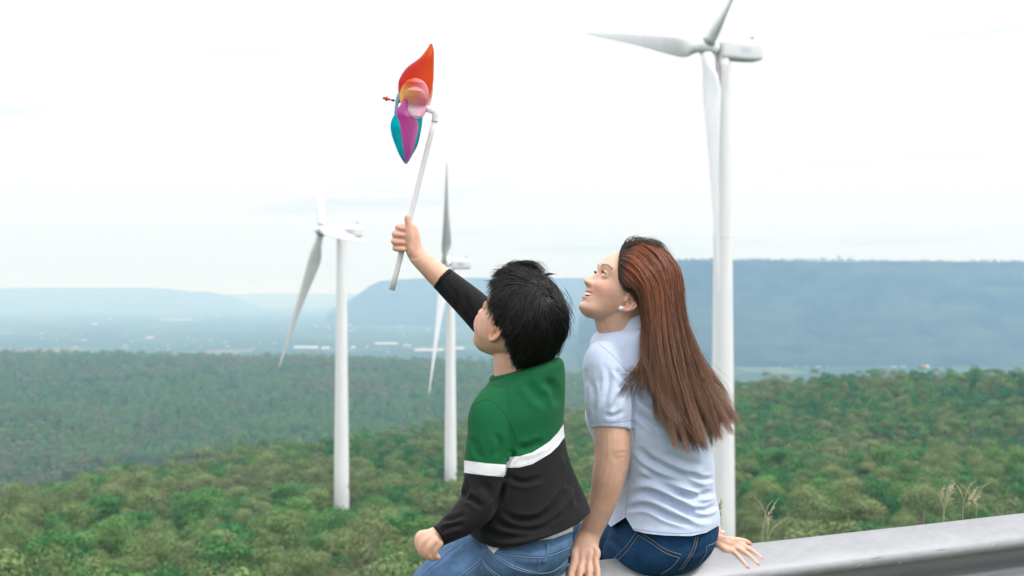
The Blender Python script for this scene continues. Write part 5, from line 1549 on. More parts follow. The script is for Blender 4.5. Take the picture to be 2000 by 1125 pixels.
# ---------------------------------------------------------------- trees
def leaf_material(name, cols, transl=0.25):
    m = bpy.data.materials.new(name); m.use_nodes = True
    nt = m.node_tree; nt.nodes.clear()
    out = N(nt, 'ShaderNodeOutputMaterial')
    oi = N(nt, 'ShaderNodeObjectInfo')
    at = N(nt, 'ShaderNodeAttribute'); at.attribute_name = 'tint'
    r = N(nt, 'ShaderNodeValToRGB')
    while len(r.color_ramp.elements) < len(cols): r.color_ramp.elements.new(.5)
    for i, (el, c) in enumerate(zip(r.color_ramp.elements, cols)):
        el.position = i / max(1, len(cols) - 1); el.color = (*c, 1)
    # patches of the wood differ in kind, so the crown colour also follows the place
    gp = N(nt, 'ShaderNodeObjectInfo')
    nz = N(nt, 'ShaderNodeTexNoise'); nz.inputs['Scale'].default_value = 0.012; nz.inputs['Detail'].default_value = 3
    L(nt, gp.outputs['Location'], nz.inputs['Vector'])
    mr = N(nt, 'ShaderNodeMapRange'); mr.inputs['From Min'].default_value = .3; mr.inputs['From Max'].default_value = .7
    L(nt, nz.outputs[0], mr.inputs[0])
    mm = N(nt, 'ShaderNodeMix'); mm.data_type = 'FLOAT'; mm.inputs['Factor'].default_value = .5
    L(nt, oi.outputs['Random'], mm.inputs['A']); L(nt, mr.outputs[0], mm.inputs['B'])
    L(nt, mm.outputs['Result'], r.inputs[0])
    mr2 = N(nt, 'ShaderNodeMapRange'); mr2.inputs['To Min'].default_value = 0.66; mr2.inputs['To Max'].default_value = 1.34
    L(nt, at.outputs['Fac'], mr2.inputs[0])
    sc = N(nt, 'ShaderNodeVectorMath'); sc.operation = 'SCALE'
    L(nt, r.outputs[0], sc.inputs[0]); L(nt, mr2.outputs[0], sc.inputs['Scale'])
    d = N(nt, 'ShaderNodeBsdfDiffuse'); t = N(nt, 'ShaderNodeBsdfTranslucent')
    L(nt, sc.outputs[0], d.inputs['Color']); L(nt, sc.outputs[0], t.inputs['Color'])
    mx = N(nt, 'ShaderNodeMixShader'); mx.inputs[0].default_value = transl
    L(nt, d.outputs[0], mx.inputs[1]); L(nt, t.outputs[0], mx.inputs[2]); L(nt, mx.outputs[0], out.inputs['Surface'])
    return m
M_OLIVE = leaf_material('olive_leaves', [(0.135, 0.215, 0.082), (0.180, 0.255, 0.102), (0.225, 0.270, 0.125), (0.155, 0.250, 0.092)])
M_GREEN = leaf_material('green_leaves', [(0.035, 0.145, 0.058), (0.060, 0.200, 0.070), (0.140, 0.275, 0.085), (0.045, 0.160, 0.068)])
M_BARE = leaf_material('grey_twigs', [(0.17, 0.145, 0.115), (0.20, 0.17, 0.13)])
M_BARK = simple_mat('pale_bark', (0.20, 0.17, 0.14), 0.9, noise=(1.5, .3))

def make_tree(kind, seed, nleaf, leaf, h=10.5):
    """returns (trunk V,F), (crown V,F,tint); origin at the foot"""
    rg = np.random.default_rng(seed)
    cw = {'olive': .36, 'green': .42, 'bare': .38}[kind] * h
    trunk = []
    zz = np.linspace(0, h * .55, 5)
    sp = np.stack([np.cumsum(rg.normal(0, .09, 5)), np.cumsum(rg.normal(0, .09, 5)), zz], -1); sp[0, :2] = 0
    trunk.append(rings_mesh(tube_rings(sp, np.linspace(.20, .10, 5) * h / 9, 6, up=(0, 1, 0))))
    nb = 9 if kind != 'green' else 12
    cents = []
    for k in range(nb):
        a = rg.uniform(0, 2 * np.pi) + k * 2.4
        rr = cw * rg.uniform(.15, .72); z = h * rg.uniform(.45, .95) - rr * .62
        c = np.array([math.cos(a) * rr, math.sin(a) * rr, z])
        cents.append((c, h * rg.uniform(.11, .19)))
        st = sp[rg.integers(2, 5)]
        mid = (st + c) / 2 + np.array([0, 0, -.2])
        trunk.append(rings_mesh(tube_rings(np.array([st, mid, c]), np.array([.075, .05, .02]) * h / 9, 4)))
    cents.append((np.array([0, 0, h * .86]), h * .15))
    P0, Nn, T = [], [], []
    per = nleaf // len(cents)
    for c, r in cents:
        tint = rg.uniform(.15, .85)
        d = rg.normal(size=(per, 3)); d /= np.linalg.norm(d, axis=1)[:, None]
        d[:, 2] = np.where(d[:, 2] < -.35, -d[:, 2], d[:, 2])
        rad = r * 1.12 * (rg.uniform(.45, 1.0, per) ** .5) * rg.uniform(.9, 1.12, per)
        p = c + d * rad[:, None] * np.array([1.15, 1.15, .8])
        P0.append(p); T.append(np.clip(tint + rg.normal(0, .2, per), 0, 1))
        nn = d * np.array([1, 1, 1.3]) + rg.normal(0, .38, (per, 3)); Nn.append(nn / np.linalg.norm(nn, axis=1)[:, None])
    P0 = np.vstack(P0); Nn = np.vstack(Nn); T = np.concatenate(T); n = len(P0)
    u = np.cross(Nn, rg.normal(size=(n, 3))); u /= np.linalg.norm(u, axis=1)[:, None]; v = np.cross(Nn, u)
    s = leaf * rg.uniform(.6, 1.4, n)[:, None]
    asp = rg.uniform(.45, .9, n)[:, None]
    V = np.stack([P0 - u * s, P0 - v * s * asp, P0 + u * s, P0 + v * s * asp], 1).reshape(-1, 3)
    F = np.arange(4 * n).reshape(n, 4)
    return merge(trunk), (V, F, np.repeat(T, 4))

PROTO = []      # near trees: (trunk mesh, crown mesh, kind)
kinds = [('olive', 2900, .145), ('olive', 2700, .155), ('olive', 2500, .14), ('green', 3300, .155), ('green', 3100, .165), ('bare', 700, .10)]
for i, (k, nl, lf) in enumerate(kinds):
    tr, cr = make_tree(k, 40 + i, nl, lf)
    a = mesh_obj('trunk', *tr, M_BARK, link=False)
    b = mesh_obj('crown', cr[0], cr[1], {'olive': M_OLIVE, 'green': M_GREEN, 'bare': M_BARE}[k], smooth=False, link=False)
    point_attr(b, 'tint', cr[2])
    PROTO.append((a.data, b.data, k))
# far prototypes: trunk and crown in one mesh, only for the distant woods
far_col = bpy.data.collections.new('tree_sources')
mid_col = bpy.data.collections.new('valley_tree_sources')
M_MID_OLIVE_LIT = leaf_material('lightened_valley_olive_leaves', [(0.16, 0.215, 0.095), (0.21, 0.25, 0.12), (0.25, 0.265, 0.15), (0.17, 0.24, 0.10)])  # leaf colours brightened to offset the self-shading of the distant crowns
M_MID_GREEN_LIT = leaf_material('lightened_valley_green_leaves', [(0.09, 0.19, 0.08), (0.13, 0.25, 0.095), (0.18, 0.29, 0.11), (0.11, 0.21, 0.09)])
for i, (k, nl, lf) in enumerate([('olive', 950, .23), ('olive', 900, .24), ('green', 1100, .25), ('green', 1000, .27), ('olive', 300, .25), ('bare', 260, .15)]):
    tr, cr = make_tree(k, 90 + i, nl, lf)
    tV, tF = tr
    V = np.vstack([tV, cr[0]]); F = list(tF) + [tuple(f) for f in (cr[1] + len(tV)).tolist()]
    fm = [0] * len(tF) + [1] * len(cr[1])
    o = mesh_obj('tree_source', V, F, [M_BARK, {'olive': M_OLIVE, 'green': M_GREEN, 'bare': M_BARE}[k]], smooth=False, link=False, fmat=fm)
    point_attr(o, 'tint', np.concatenate([np.full(len(tV), .5), cr[2]]))
    far_col.objects.link(o)
    m2 = o.data.copy(); m2.materials[1] = {'olive': M_MID_OLIVE_LIT, 'green': M_MID_GREEN_LIT, 'bare': M_BARE}[k]
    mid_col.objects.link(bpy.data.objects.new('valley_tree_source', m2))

TURB = [((628, 450), 448, -0.397, 0.087, 0.418, 56.0, -72.0, (665, 0)),
        ((1380, 92), 278, -0.428, 0.11, 1.355, 51.85, -56.0, (1414, 0)),
        ((868, 515), 555, -0.04, 0.08, -0.80, 52.5, -80.0, (880, 0))]
tower_xy = [((t[7][0] - 1000) * (t[1] + 3) / FPX, t[1] + 3) for t in TURB]

def scatter(d0, d1, spacing, px0=-900, px1=2900, seed=0):
    rg = np.random.default_rng(seed)
    pts = []
    d = d0
    while d < d1:
        x0 = (px0 - 1000) * d / FPX; x1 = (px1 - 1000) * d / FPX
        sp = spacing(d)
        xs = np.arange(x0, x1, sp) + rg.uniform(-.45, .45, len(np.arange(x0, x1, sp))) * sp
        pts.append(np.stack([xs, d + rg.uniform(-.45, .45, len(xs)) * sp], -1))
        d += sp
    return np.vstack(pts)
near = scatter(150, 1080, lambda d: np.interp(d, [150, 500, 1080], [6.8, 7.4, 9.0]), seed=3)
near = near[RNG.random(len(near)) < 0.93]
nzv = ground_z(near[:, 0], near[:, 1])
keep = np.ones(len(near), bool)
for tx, ty in tower_xy:
    keep &= np.hypot(near[:, 0] - tx, near[:, 1] - ty) > 7
near, nzv = near[keep], nzv[keep]
# slopes that face away behind the crest stay unseen: leave those trees out
npx = 1000 + FPX * near[:, 0] / near[:, 1]; npy = HY + (CAMZ - nzv - 9) * FPX / near[:, 1]
hor = np.full(400, 1e9); vis = np.zeros(len(near), bool)
for i in np.argsort(near[:, 1]):
    b = int(np.clip((npx[i] + 950) / 10, 0, 399))
    if npy[i] < hor[b] + 25:
        vis[i] = True
    w = slice(max(b - 1, 0), b + 2)
    hor[w] = np.minimum(hor[w], npy[i] + 9)
for (tx_, d_, ty_) in ((665, 450, 982), (880, 557, 940), (1421, 280, 1062)):
    vis &= ~((np.abs(npx - tx_) < 34) & (near[:, 1] < d_) & (HY + (CAMZ - nzv - 11.5) * FPX / near[:, 1] < ty_))
near, nzv, npx, npy = near[vis], nzv[vis], npx[vis], npy[vis]
patch = fnoise(near[:, 0], near[:, 1], 70, 3, 21)
luv = (npx > 1380) & (near[:, 1] > 560) & (near[:, 1] < 820)        # lush hollow on the right
def pick_kind(i, rg):
    r = rg.random() + patch[i] * .9 + (0.42 if luv[i] else 0)
    if rg.random() < .025: return 5
    return int(rg.integers(3, 5)) if r > .74 else int(rg.integers(0, 3))
rg = np.random.default_rng(5)
kindv = np.array([pick_kind(i, rg) for i in range(len(near))])
scv = rg.uniform(.72, 1.18, len(near)) * rg.choice([.8, 1, 1.3], len(near), p=[.3, .45, .25]) * np.where(kindv >= 3, .95, 1.0)
rotv = rg.uniform(0, 2 * np.pi, len(near))
# the 300 that show largest in the frame become trees of their own
in_frame = (npx > 5) & (npx < 1995) & (npy < 1105) & ~((npx > 940) & (npx < 1395))
rail_y = np.interp(npx, [1400, 2000], [1060, 1003])
in_frame &= ~((npx > 1380) & (npy > rail_y - 12)) & ~((npx > 820) & (npx < 960) & (npy > 900))
cand = np.where(in_frame)[0]
size = scv[cand] / near[cand, 1]
big = cand[np.argsort(-size)[:295]]
isbig = np.zeros(len(near), bool); isbig[big] = True
KL = {'olive': 'feathery olive green tree', 'green': 'dense dark green tree', 'bare': 'half bare grey brown tree'}
def zone(x, y, d):
    z = ('left of the left turbine' if x < 560 else 'round the foot of the left turbine' if x < 745 else 'by the foot of the middle turbine' if x < 960
         else 'just right of the tallest tower' if x < 1700 else 'above the right end of the guard rail')
    if d < 230: return 'at the bottom edge, ' + z
    return z
for i in big:
    td, cd, k = PROTO[kindv[i]]
    e = bpy.data.objects.new('tree', None); e.empty_display_size = .5
    e.location = (near[i, 0], near[i, 1], nzv[i] - .3); e.rotation_euler = (0, 0, rotv[i]); e.scale = (scv[i],) * 3
    COL.objects.link(e); z_ = zone(npx[i], npy[i], near[i, 1]); tag(e, KL[k] + ' ' + z_, 'tree', KL[k] + 's ' + z_)
    for nm, dta in (('trunk', td), ('crown', cd)):
        c = bpy.data.objects.new(nm, dta); c.parent = e; COL.objects.link(c)

def forest(name, label, xy, z, sc, rot, kinds, src=None):
    """one woodland object: points that carry tree meshes"""
    me = bpy.data.meshes.new(name)
    me.from_pydata(np.stack([xy[:, 0], xy[:, 1], z], -1).tolist(), [], [])
    for nm, ty, v in (('tscale', 'FLOAT', sc), ('trot', 'FLOAT', rot), ('tkind', 'INT', kinds)):
        a = me.attributes.new(nm, ty, 'POINT'); a.data.foreach_set('value', np.asarray(v, dtype=np.float32 if ty == 'FLOAT' else np.int32))
    o = bpy.data.objects.new(name, me); COL.objects.link(o)
    g = bpy.data.node_groups.new(name, 'GeometryNodeTree')
    g.interface.new_socket('Geometry', in_out='INPUT', socket_type='NodeSocketGeometry')
    g.interface.new_socket('Geometry', in_out='OUTPUT', socket_type='NodeSocketGeometry')
    gi = g.nodes.new('NodeGroupInput'); go = g.nodes.new('NodeGroupOutput')
    iop = g.nodes.new('GeometryNodeInstanceOnPoints')
    ci = g.nodes.new('GeometryNodeCollectionInfo'); ci.inputs['Collection'].default_value = src or far_col
    ci.inputs['Separate Children'].default_value = True; ci.inputs['Reset Children'].default_value = True
    def att(nm, ty):
        n = g.nodes.new('GeometryNodeInputNamedAttribute'); n.data_type = ty; n.inputs['Name'].default_value = nm; return n
    a1, a2, a3 = att('tscale', 'FLOAT'), att('trot', 'FLOAT'), att('tkind', 'INT')
    cmb = g.nodes.new('ShaderNodeCombineXYZ')
    g.links.new(a2.outputs[0], cmb.inputs['Z'])
    e2r = g.nodes.new('FunctionNodeEulerToRotation'); g.links.new(cmb.outputs[0], e2r.inputs[0])
    g.links.new(gi.outputs[0], iop.inputs['Points']); g.links.new(ci.outputs[0], iop.inputs['Instance'])
    iop.inputs['Pick Instance'].default_value = True
    g.links.new(a3.outputs[0], iop.inputs['Instance Index'])
    g.links.new(e2r.outputs[0], iop.inputs['Rotation']); g.links.new(a1.outputs[0], iop.inputs['Scale'])
    g.links.new(iop.outputs[0], go.inputs[0])
    md = o.modifiers.new('trees', 'NODES'); md.node_group = g
    tag(o, label, kind='stuff')
    return o
rest = ~isbig
kmap = np.array([0, 1, 0, 2, 3, 5])
forest('forest', 'wood of olive and dark green trees on the near shoulder', near[rest], nzv[rest] - .3, scv[rest], rotv[rest], kmap[kindv[rest]])
# valley woods
mid = scatter(1250, 4300, lambda d: np.interp(d, [1250, 2000, 3000, 4300], [9.5, 12, 18, 30]), seed=9)
mz = ground_z(mid[:, 0], mid[:, 1])
mpx = 1000 + FPX * mid[:, 0] / mid[:, 1]
ok = (mz > -283)
ok &= (HY + (CAMZ - mz) * FPX / mid[:, 1] < np.interp(mpx, [0, 230, 520, 877, 1150, 1450, 2000], [985, 905, 885, 865, 830, 780, 760]))
mid, mz = mid[ok], mz[ok]
rg = np.random.default_rng(8)
mk = np.where(rg.random(len(mid)) + fnoise(mid[:, 0], mid[:, 1], 260, 3, 31) * 1.0 > .38, rg.integers(2, 4, len(mid)), rg.integers(0, 2, len(mid)))
msc = rg.uniform(.75, 1.2, len(mid)) * rg.choice([.8, 1, 1.45], len(mid), p=[.35, .4, .25]) * np.interp(mid[:, 1], [1250, 2500, 4300], [1.0, 1.25, 1.9])
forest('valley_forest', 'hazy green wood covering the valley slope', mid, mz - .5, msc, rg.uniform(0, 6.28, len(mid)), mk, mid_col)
# trees standing up from the rim of the near mesa
rx = rg.uniform(1200, 2100, 500)
rzz = CAMZ - (np.interp(rx, [1180, 1240, 1320, 1500, 1750, 2000, 2500], [590, 522, 508, 509, 511, 512, 514]) - HY) * 7500 / FPX
rim = np.stack([(rx - 1000) * 7500 / FPX, np.full(500, 7500.0) + rg.uniform(0, 120, 500)], -1)
rsc = rg.uniform(.8, 2.0, 500) ; rsc[rg.random(500) < .03] *= 1.8
forest('mesa_rim_trees', 'row of tiny trees along the mesa rim', rim, rzz - 5, rsc, rg.uniform(0, 6.28, 500), rg.integers(0, 4, 500))
print('near trees', len(near), 'mid', len(mid))

# ---------------------------------------------------------------- wind turbines
def paint_material():
    m, nt, b = new_mat('turbine_paint')
    b.inputs['Roughness'].default_value = .42
    g = N(nt, 'ShaderNodeTexCoord')
    n = N(nt, 'ShaderNodeTexNoise'); n.inputs['Scale'].default_value = .25; n.inputs['Detail'].default_value = 6
    mp = N(nt, 'ShaderNodeMapping'); mp.inputs['Scale'].default_value = (3, 3, .35)
    L(nt, g.outputs['Object'], mp.inputs[0]); L(nt, mp.outputs[0], n.inputs['Vector'])
    r = N(nt, 'ShaderNodeValToRGB')
    r.color_ramp.elements[0].position = .3; r.color_ramp.elements[0].color = (.80, .81, .84, 1)
    r.color_ramp.elements[1].position = .7; r.color_ramp.elements[1].color = (.88, .885, .90, 1)
    L(nt, n.outputs[0], r.inputs[0]); L(nt, r.outputs[0], b.inputs['Base Color'])
    return m, nt, b, r, g
M_PAINT = paint_material()[0]
def tower_material():
    m, nt, b, r, g = paint_material(); m.name = 'tower_paint'
    at = N(nt, 'ShaderNodeAttribute'); at.attribute_name = 'rust'
    n = N(nt, 'ShaderNodeTexNoise'); n.inputs['Scale'].default_value = 1.0; n.inputs['Detail'].default_value = 5
    mp = N(nt, 'ShaderNodeMapping'); mp.inputs['Scale'].default_value = (2.2, 2.2, .16)
    L(nt, g.outputs['Object'], mp.inputs[0]); L(nt, mp.outputs[0], n.inputs['Vector'])
    mr = N(nt, 'ShaderNodeMapRange'); mr.inputs['From Min'].default_value = .42; mr.inputs['From Max'].default_value = .66
    L(nt, n.outputs[0], mr.inputs[0])
    mu = N(nt, 'ShaderNodeMath'); mu.operation = 'MULTIPLY'
    L(nt, mr.outputs[0], mu.inputs[0]); L(nt, at.outputs['Fac'], mu.inputs[1])
    mx = N(nt, 'ShaderNodeMix'); mx.data_type = 'RGBA'
    L(nt, mu.outputs[0], mx.inputs['Factor']); L(nt, r.outputs[0], mx.inputs['A']); mx.inputs['B'].default_value = (.30, .20, .13, 1)
    L(nt, mx.outputs['Result'], b.inputs['Base Color'])
    return m
M_TOWER = tower_material()
M_DARKHOLE = simple_mat('grey_metal', (.22, .24, .27), .5)
def nacelle_material():
    m, nt, b, r, g = paint_material(); m.name = 'nacelle_paint'
    at = N(nt, 'ShaderNodeAttribute'); at.attribute_name = 'mark'
    mx = N(nt, 'ShaderNodeMix'); mx.data_type = 'RGBA'
    L(nt, at.outputs['Fac'], mx.inputs['Factor']); L(nt, r.outputs[0], mx.inputs['A']); mx.inputs['B'].default_value = (.36, .42, .62, 1)
    L(nt, mx.outputs['Result'], b.inputs['Base Color'])
    return m
M_NAC = nacelle_material()

def blade_mesh(Lb, H, a, v, w, pitch=0.0):
    """blade from the hub centre H along v; w = rotation direction; a = rotor axis"""
    st = [(.025, 1.15, 1.15, 0), (.05, 1.12, 1.1, .0), (.09, 1.45, 1.0, .25), (.14, 1.95, .78, .5), (.2, 2.15, .55, .6), (.3, 1.9, .42, .5),
          (.45, 1.45, .30, .38), (.6, 1.12, .22, .28), (.75, .82, .16, .2), (.88, .55, .11, .14), (.96, .34, .07, .1), (1.0, .08, .03, .08)]
    t = np.array([s[0] for s in st]); u = np.linspace(t[0], 1, 46)
    ch = np.interp(u, t, [s[1] for s in st]); th = np.interp(u, t, [s[2] for s in st]); tw = np.interp(u, t, [s[3] for s in st]) + pitch * np.clip((u - .03) / .05, 0, 1)
    ang = np.linspace(0, 2 * np.pi, 20, endpoint=False)
    rings = []
    for k in range(len(u)):
        cd = math.cos(tw[k]) * w + math.sin(tw[k]) * a
        nd = -math.sin(tw[k]) * w + math.cos(tw[k]) * a
        off = max(0, ch[k] - 1.15) * .55
        xc = np.cos(ang); yc = np.sin(ang)
        sharp = np.clip((u[k] - .06) / .1, 0, 1)
        yc = yc * (1 - sharp * .45 * (1 - xc) * .5 * 1.2)
        rings.append(H + v * Lb * u[k] + a * (0.02 * Lb * u[k] ** 2) + (xc * ch[k] - off)[:, None] * cd + (yc * th[k])[:, None] * nd)
    return rings_mesh(np.array(rings))

TLAB = ['wind turbine standing left, blade pointing down to the left, behind the pinwheel hand',
        'largest and nearest wind turbine, its tall tower just right of the woman',
        'wind turbine in the middle partly hidden by the boy and his raised arm']
def turbine(i):
    hub, d, psi, tilt, ph, Lb, zb, tp = TURB[i]
    H = P(hub[0], hub[1], d)
    a = np.array([-math.cos(psi) * math.cos(tilt), math.sin(psi) * math.cos(tilt), math.sin(tilt)])
    h = np.cross(a, [0, 0, 1]); h /= np.linalg.norm(h); u = np.cross(h, a)
    ah = np.array([a[0], a[1], 0]); ah /= np.linalg.norm(ah)
    # the tower stands behind the hub along the rotor axis
    want = (tp[0] - hub[0]) * d / FPX
    off = want / max(.5, abs(a[0]))
    T = H - ah * off
    e = empty('wind_turbine', (T[0], T[1], zb), TLAB[i], 'wind turbine', 'white wind turbines on the wooded shoulder')
    top = H[2] - 1.9
    zs = np.linspace(zb, top, 60)
    r = np.interp(zs, [zb, top - (top - zb) * .25, top], [2.5, 1.75, 1.45])
    rg_ = np.stack([np.full(60, T[0]), np.full(60, T[1]), zs], -1)
    ang = np.arange(40) * 2 * np.pi / 40
    rings = rg_[:, None, :] + r[:, None, None] * np.stack([np.cos(ang), np.sin(ang), 0 * ang], -1)[None]
    V, F = rings_mesh(rings)
    o = mesh_obj('tower', V, F, M_TOWER, e)
    ru = np.clip(1 - (top - V[:, 2]) / 9.0, 0, 1) ** 1.3 * (1.3 if i == 1 else .25)
    point_attr(o, 'rust', ru)
    # weld seams of the tower sections
    for fz in (.33, .66):
        z = zb + (top - zb) * fz; rr = np.interp(z, [zb, top - (top - zb) * .25, top], [2.5, 1.75, 1.45]) + .03
        cc = np.array([T[0], T[1], z])
        ring = tube_rings(cc + (rr * np.stack([np.cos(ang), np.sin(ang), 0 * ang], -1)), .05, 6, up=(0, 0, 1))
        Fr = grid_faces(40, 6); 
        Fl = [( 39 * 6 + k, 39 * 6 + (k + 1) % 6, (k + 1) % 6, k) for k in range(6)]
        mesh_obj('section_joint', ring.reshape(-1, 3), [tuple(f) for f in Fr] + Fl, M_PAINT, e)
    # nacelle: a long rounded box, deeper at the front
    an = np.array([a[0], a[1], .03]); an /= np.linalg.norm(an)
    R = np.stack([-an, h, np.cross(h, an)], 1)      # columns: backwards, sideways, up
    kn = (.84, .78, .62)[i]
    xs = np.array([2.6, 3.0, 4.2, 6, 8, 10.5, 13.0, 14.4, 14.9]); xs = 2.6 + (xs - 2.6) * kn * 1.02
    hs = np.array([1.2, 1.75, 1.9, 1.9, 1.9, 1.9, 1.85, 1.7, 1.35]); ws = np.array([1.1, 1.6, 1.8, 1.85, 1.85, 1.85, 1.8, 1.6, 1.25])
    zc = np.array([0, -.1, -.1, -.1, -.1, -.05, .05, .15, .15])
    ang2 = np.arange(32) * 2 * np.pi / 32
    def sq(c): return np.sign(c) * np.abs(c) ** .35
    rings = [H + x * R[:, 0] + np.outer(sq(np.cos(ang2)) * w, R[:, 1]) + np.outer(sq(np.sin(ang2)) * hh + z0, R[:, 2]) for x, hh, w, z0 in zip(xs, hs, ws, zc)]
    rings = catmull(np.array(rings).reshape(len(rings), -1), np.linspace(0, 1, 70)).reshape(70, 32, 3)
    V, F = rings_mesh(rings)
    o = mesh_obj('nacelle', V, F, M_NAC, e)
    q = (V - H) @ R
    mk = np.exp(-(((q[:, 0] - 10.2 * kn) / (2.0 * kn)) ** 2 + ((q[:, 2] + .2) / .62) ** 2) ** 2) * (np.abs(q[:, 1]) > 1.2)
    point_attr(o, 'mark', mk * [.8, .55, .9][i])
    # cooler, vane and light on the roof
    V1, F1 = box(H + R @ np.array([12.0 * kn, 0, 2.05]), (1.6, 1.2, .35), R)
    mesh_obj('roof_hatch', V1, F1, M_PAINT, e, smooth=False)
    parts = []
    for dx in (12.3 * kn, 13.6 * kn):
        parts.append(rings_mesh(tube_rings(np.array([H + R @ np.array([dx, .3, 1.7]), H + R @ np.array([dx, .3, 3.0])]), .06, 6)))
    parts.append(box(H + R @ np.array([13.8 * kn, .3, 3.0]), (.7, .08, .35), R))
    mesh_obj('weather_vane', *merge(parts), M_DARKHOLE, e)
    # hub
    xs = np.array([-2.2, -2.0, -1.5, -.8, 0, .9, 1.6, 2.5]); rs = np.array([.25, .75, 1.15, 1.45, 1.6, 1.55, 1.25, 1.1])
    rings = [H + x * R[:, 0] + np.outer(np.cos(ang2) * r_, R[:, 1]) + np.outer(np.sin(ang2) * r_, R[:, 2]) for x, r_ in zip(xs, rs)]
    rings = catmull(np.array(rings).reshape(len(rings), -1), np.linspace(0, 1, 30)).reshape(30, 32, 3)
    hb = mesh_obj('hub', *rings_mesh(rings), M_PAINT, e)
    ring = tube_rings(H + R[:, 0] * 2.55 + np.outer(np.cos(ang2) * 1.15, R[:, 1]) + np.outer(np.sin(ang2) * 1.15, R[:, 2]), .10, 6, up=tuple(a))
    Fl = [(31 * 6 + k, 31 * 6 + (k + 1) % 6, (k + 1) % 6, k) for k in range(6)]
    mesh_obj('shaft_collar', ring.reshape(-1, 3), [tuple(f) for f in grid_faces(32, 6)] + Fl, M_DARKHOLE, e)
    for k in range(3):
        t = ph + k * 2 * math.pi / 3
        v = math.cos(t) * u + math.sin(t) * h; w = -math.sin(t) * u + math.cos(t) * h
        v = v + .015 * a; v /= np.linalg.norm(v)
        bl = mesh_obj('blade', *blade_mesh(Lb, H, a, v, -w, (.30, -.25, .45)[i]), M_PAINT, e)
        q0 = H + v * 1.35
        aa = w; bb = np.cross(v, w)
        ringp = q0 + 1.28 * (np.outer(np.cos(ang2), aa) + np.outer(np.sin(ang2), bb))
        ring = tube_rings(ringp, .09, 6, up=tuple(v))
        mesh_obj('root_collar', ring.reshape(-1, 3), [tuple(f) for f in grid_faces(32, 6)] + Fl, M_DARKHOLE, bl)
for i in range(3): turbine(i)

# ---------------------------------------------------------------- buildings on the plain
M_WROOF = simple_mat('white_sheet_roof', (.42, .42, .42), .5, noise=(.05, .1))
M_PROOF = simple_mat('pinkish_tile_roof', (.45, .27, .22), .8, noise=(.05, .2))
M_GWALL = simple_mat('grey_wall', (.45, .45, .44), .8)
def shed(px, py, wpx, hpx, dep, roof, label, grp):
    Y = 301.5 * FPX / (py - HY)
    w = wpx * Y / FPX; hh = 1.35 * hpx * Y / FPX
    x, z = (px - 1000) * Y / FPX, float(ground_z(np.array([(px - 1000) * Y / FPX]), np.array([Y]))[0]) - 1
    e = empty('shed', (x, Y, z), label, 'building', grp)
    mesh_obj('wall', *box((x, Y, z + hh * .32), (w, dep, hh * .64)), M_GWALL, e, smooth=False)
    a, b = w / 2 + 1, dep / 2 + 1
    z0, z1 = z + hh * .64 + .05, z + hh * 1.3
    V = [(x - a, Y - b, z0), (x + a, Y - b, z0), (x + a, Y + b, z0), (x - a, Y + b, z0), (x - a, Y, z1), (x + a, Y, z1)]
    F = [(0, 1, 5, 4), (2, 3, 4, 5), (0, 4, 3), (1, 2, 5), (0, 3, 2, 1)]
    mesh_obj('roof', V, F, roof, e, smooth=False)
G1 = 'pale buildings on the hazy plain'
shed(598, 681, 46, 3.2, 60, M_WROOF, 'long white roofed shed left of the left turbine tower', G1)
shed(636, 682, 14, 3.4, 40, M_WROOF, 'short white shed beside the long one left of the turbine tower', G1)
shed(690, 680, 9, 2.6, 40, M_WROOF, 'tiny white shed just right of the left turbine tower', G1)
shed(755, 673, 44, 2.6, 60, M_WROOF, 'long pale shed on the plain halfway between the two left towers', G1)
shed(795, 676, 14, 2.2, 40, M_PROOF, 'small pinkish roofed building between the two left towers', G1)
shed(838, 686, 56, 3.0, 60, M_WROOF, 'white shed on the plain just left of the middle tower', G1)
shed(896, 683, 20, 3.0, 40, M_WROOF, 'white shed on the plain just right of the middle tower', G1)
shed(1714, 694, 56, 5.2, 55, M_WROOF, 'large white roofed building at the foot of the near mesa', G1)
shed(1688, 699, 12, 4.0, 30, M_PROOF, 'pinkish building in front of the large white one under the mesa', G1)
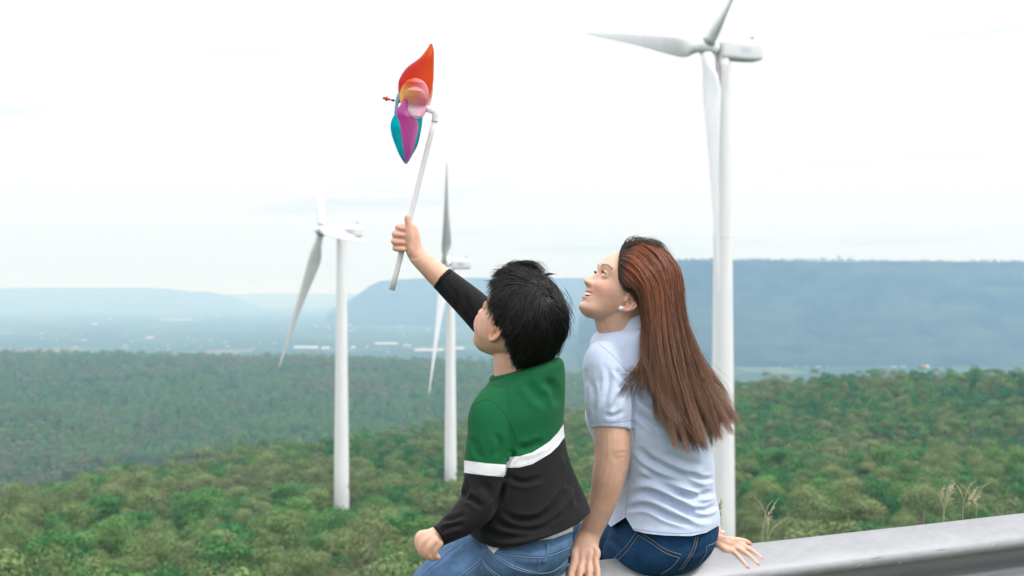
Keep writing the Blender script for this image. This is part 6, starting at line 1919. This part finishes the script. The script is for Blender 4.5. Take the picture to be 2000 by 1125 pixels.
shed(1660, 697, 6, 4.0, 20, M_WROOF, 'tiny white house left of the large building under the mesa', G1)
shed(1561, 691, 20, 2.4, 40, M_PROOF, 'low red roofed building right of the largest tower at the mesa foot', G1)
shed(1595, 696, 12, 2.4, 30, M_PROOF, 'small red roofed house between the low red roof and the tiny white house', G1)
shed(1806, 718, 16, 3.4, 25, M_PROOF, 'pink roofed house on the plain beyond the trees at the right', G1)
shed(293, 661, 14, 3, 30, M_PROOF, 'small reddish building alone on the plain at the left', G1)
shed(345, 626, 60, 1.6, 90, M_WROOF, 'long faint pale shed far out on the left plain', G1)
shed(185, 634, 10, 2.0, 60, M_WROOF, 'faint white building far out on the left plain', G1)
# hamlets: far too small to tell apart
rg = np.random.default_rng(77); parts = []
for k in range(170):
    px, py = rg.uniform(0, 1130), rg.uniform(618, 690)
    if k % 3 == 0: px, py = rg.uniform(1450, 2000), rg.uniform(690, 722)
    Y = 301.5 * FPX / (py - HY); x = (px - 1000) * Y / FPX
    s = rg.uniform(7, 20) * Y / 9000
    parts.append(box((x, Y, -299 + s * .2), (s * rg.uniform(.8, 2.2), s, s * .45)))
o = mesh_obj('distant_hamlets', *merge(parts), simple_mat('hamlet_walls', (.46, .43, .40), .8, noise=(.004, .35)), smooth=False)
tag(o, 'specks of far houses scattered over the plain', kind='stuff')

# ---------------------------------------------------------------- haze
V, F = box((0, 16000, (-305 + 190) / 2), (60000, 66000, 495))
mh = bpy.data.materials.new('haze_air'); mh.use_nodes = True
nt = mh.node_tree; nt.nodes.clear()
oo = N(nt, 'ShaderNodeOutputMaterial'); pv = N(nt, 'ShaderNodeVolumePrincipled')
pv.inputs['Color'].default_value = (.36, .62, 1.0, 1)
pv.inputs['Absorption Color'].default_value = (1, 1, 1, 1)
pv.inputs['Density'].default_value = 0.000115
pv.inputs['Anisotropy'].default_value = 0.25
L(nt, pv.outputs[0], oo.inputs['Volume'])
hz = mesh_obj('haze', V, F, mh, smooth=False)
tag(hz, 'pale blue haze over the plain', kind='stuff')
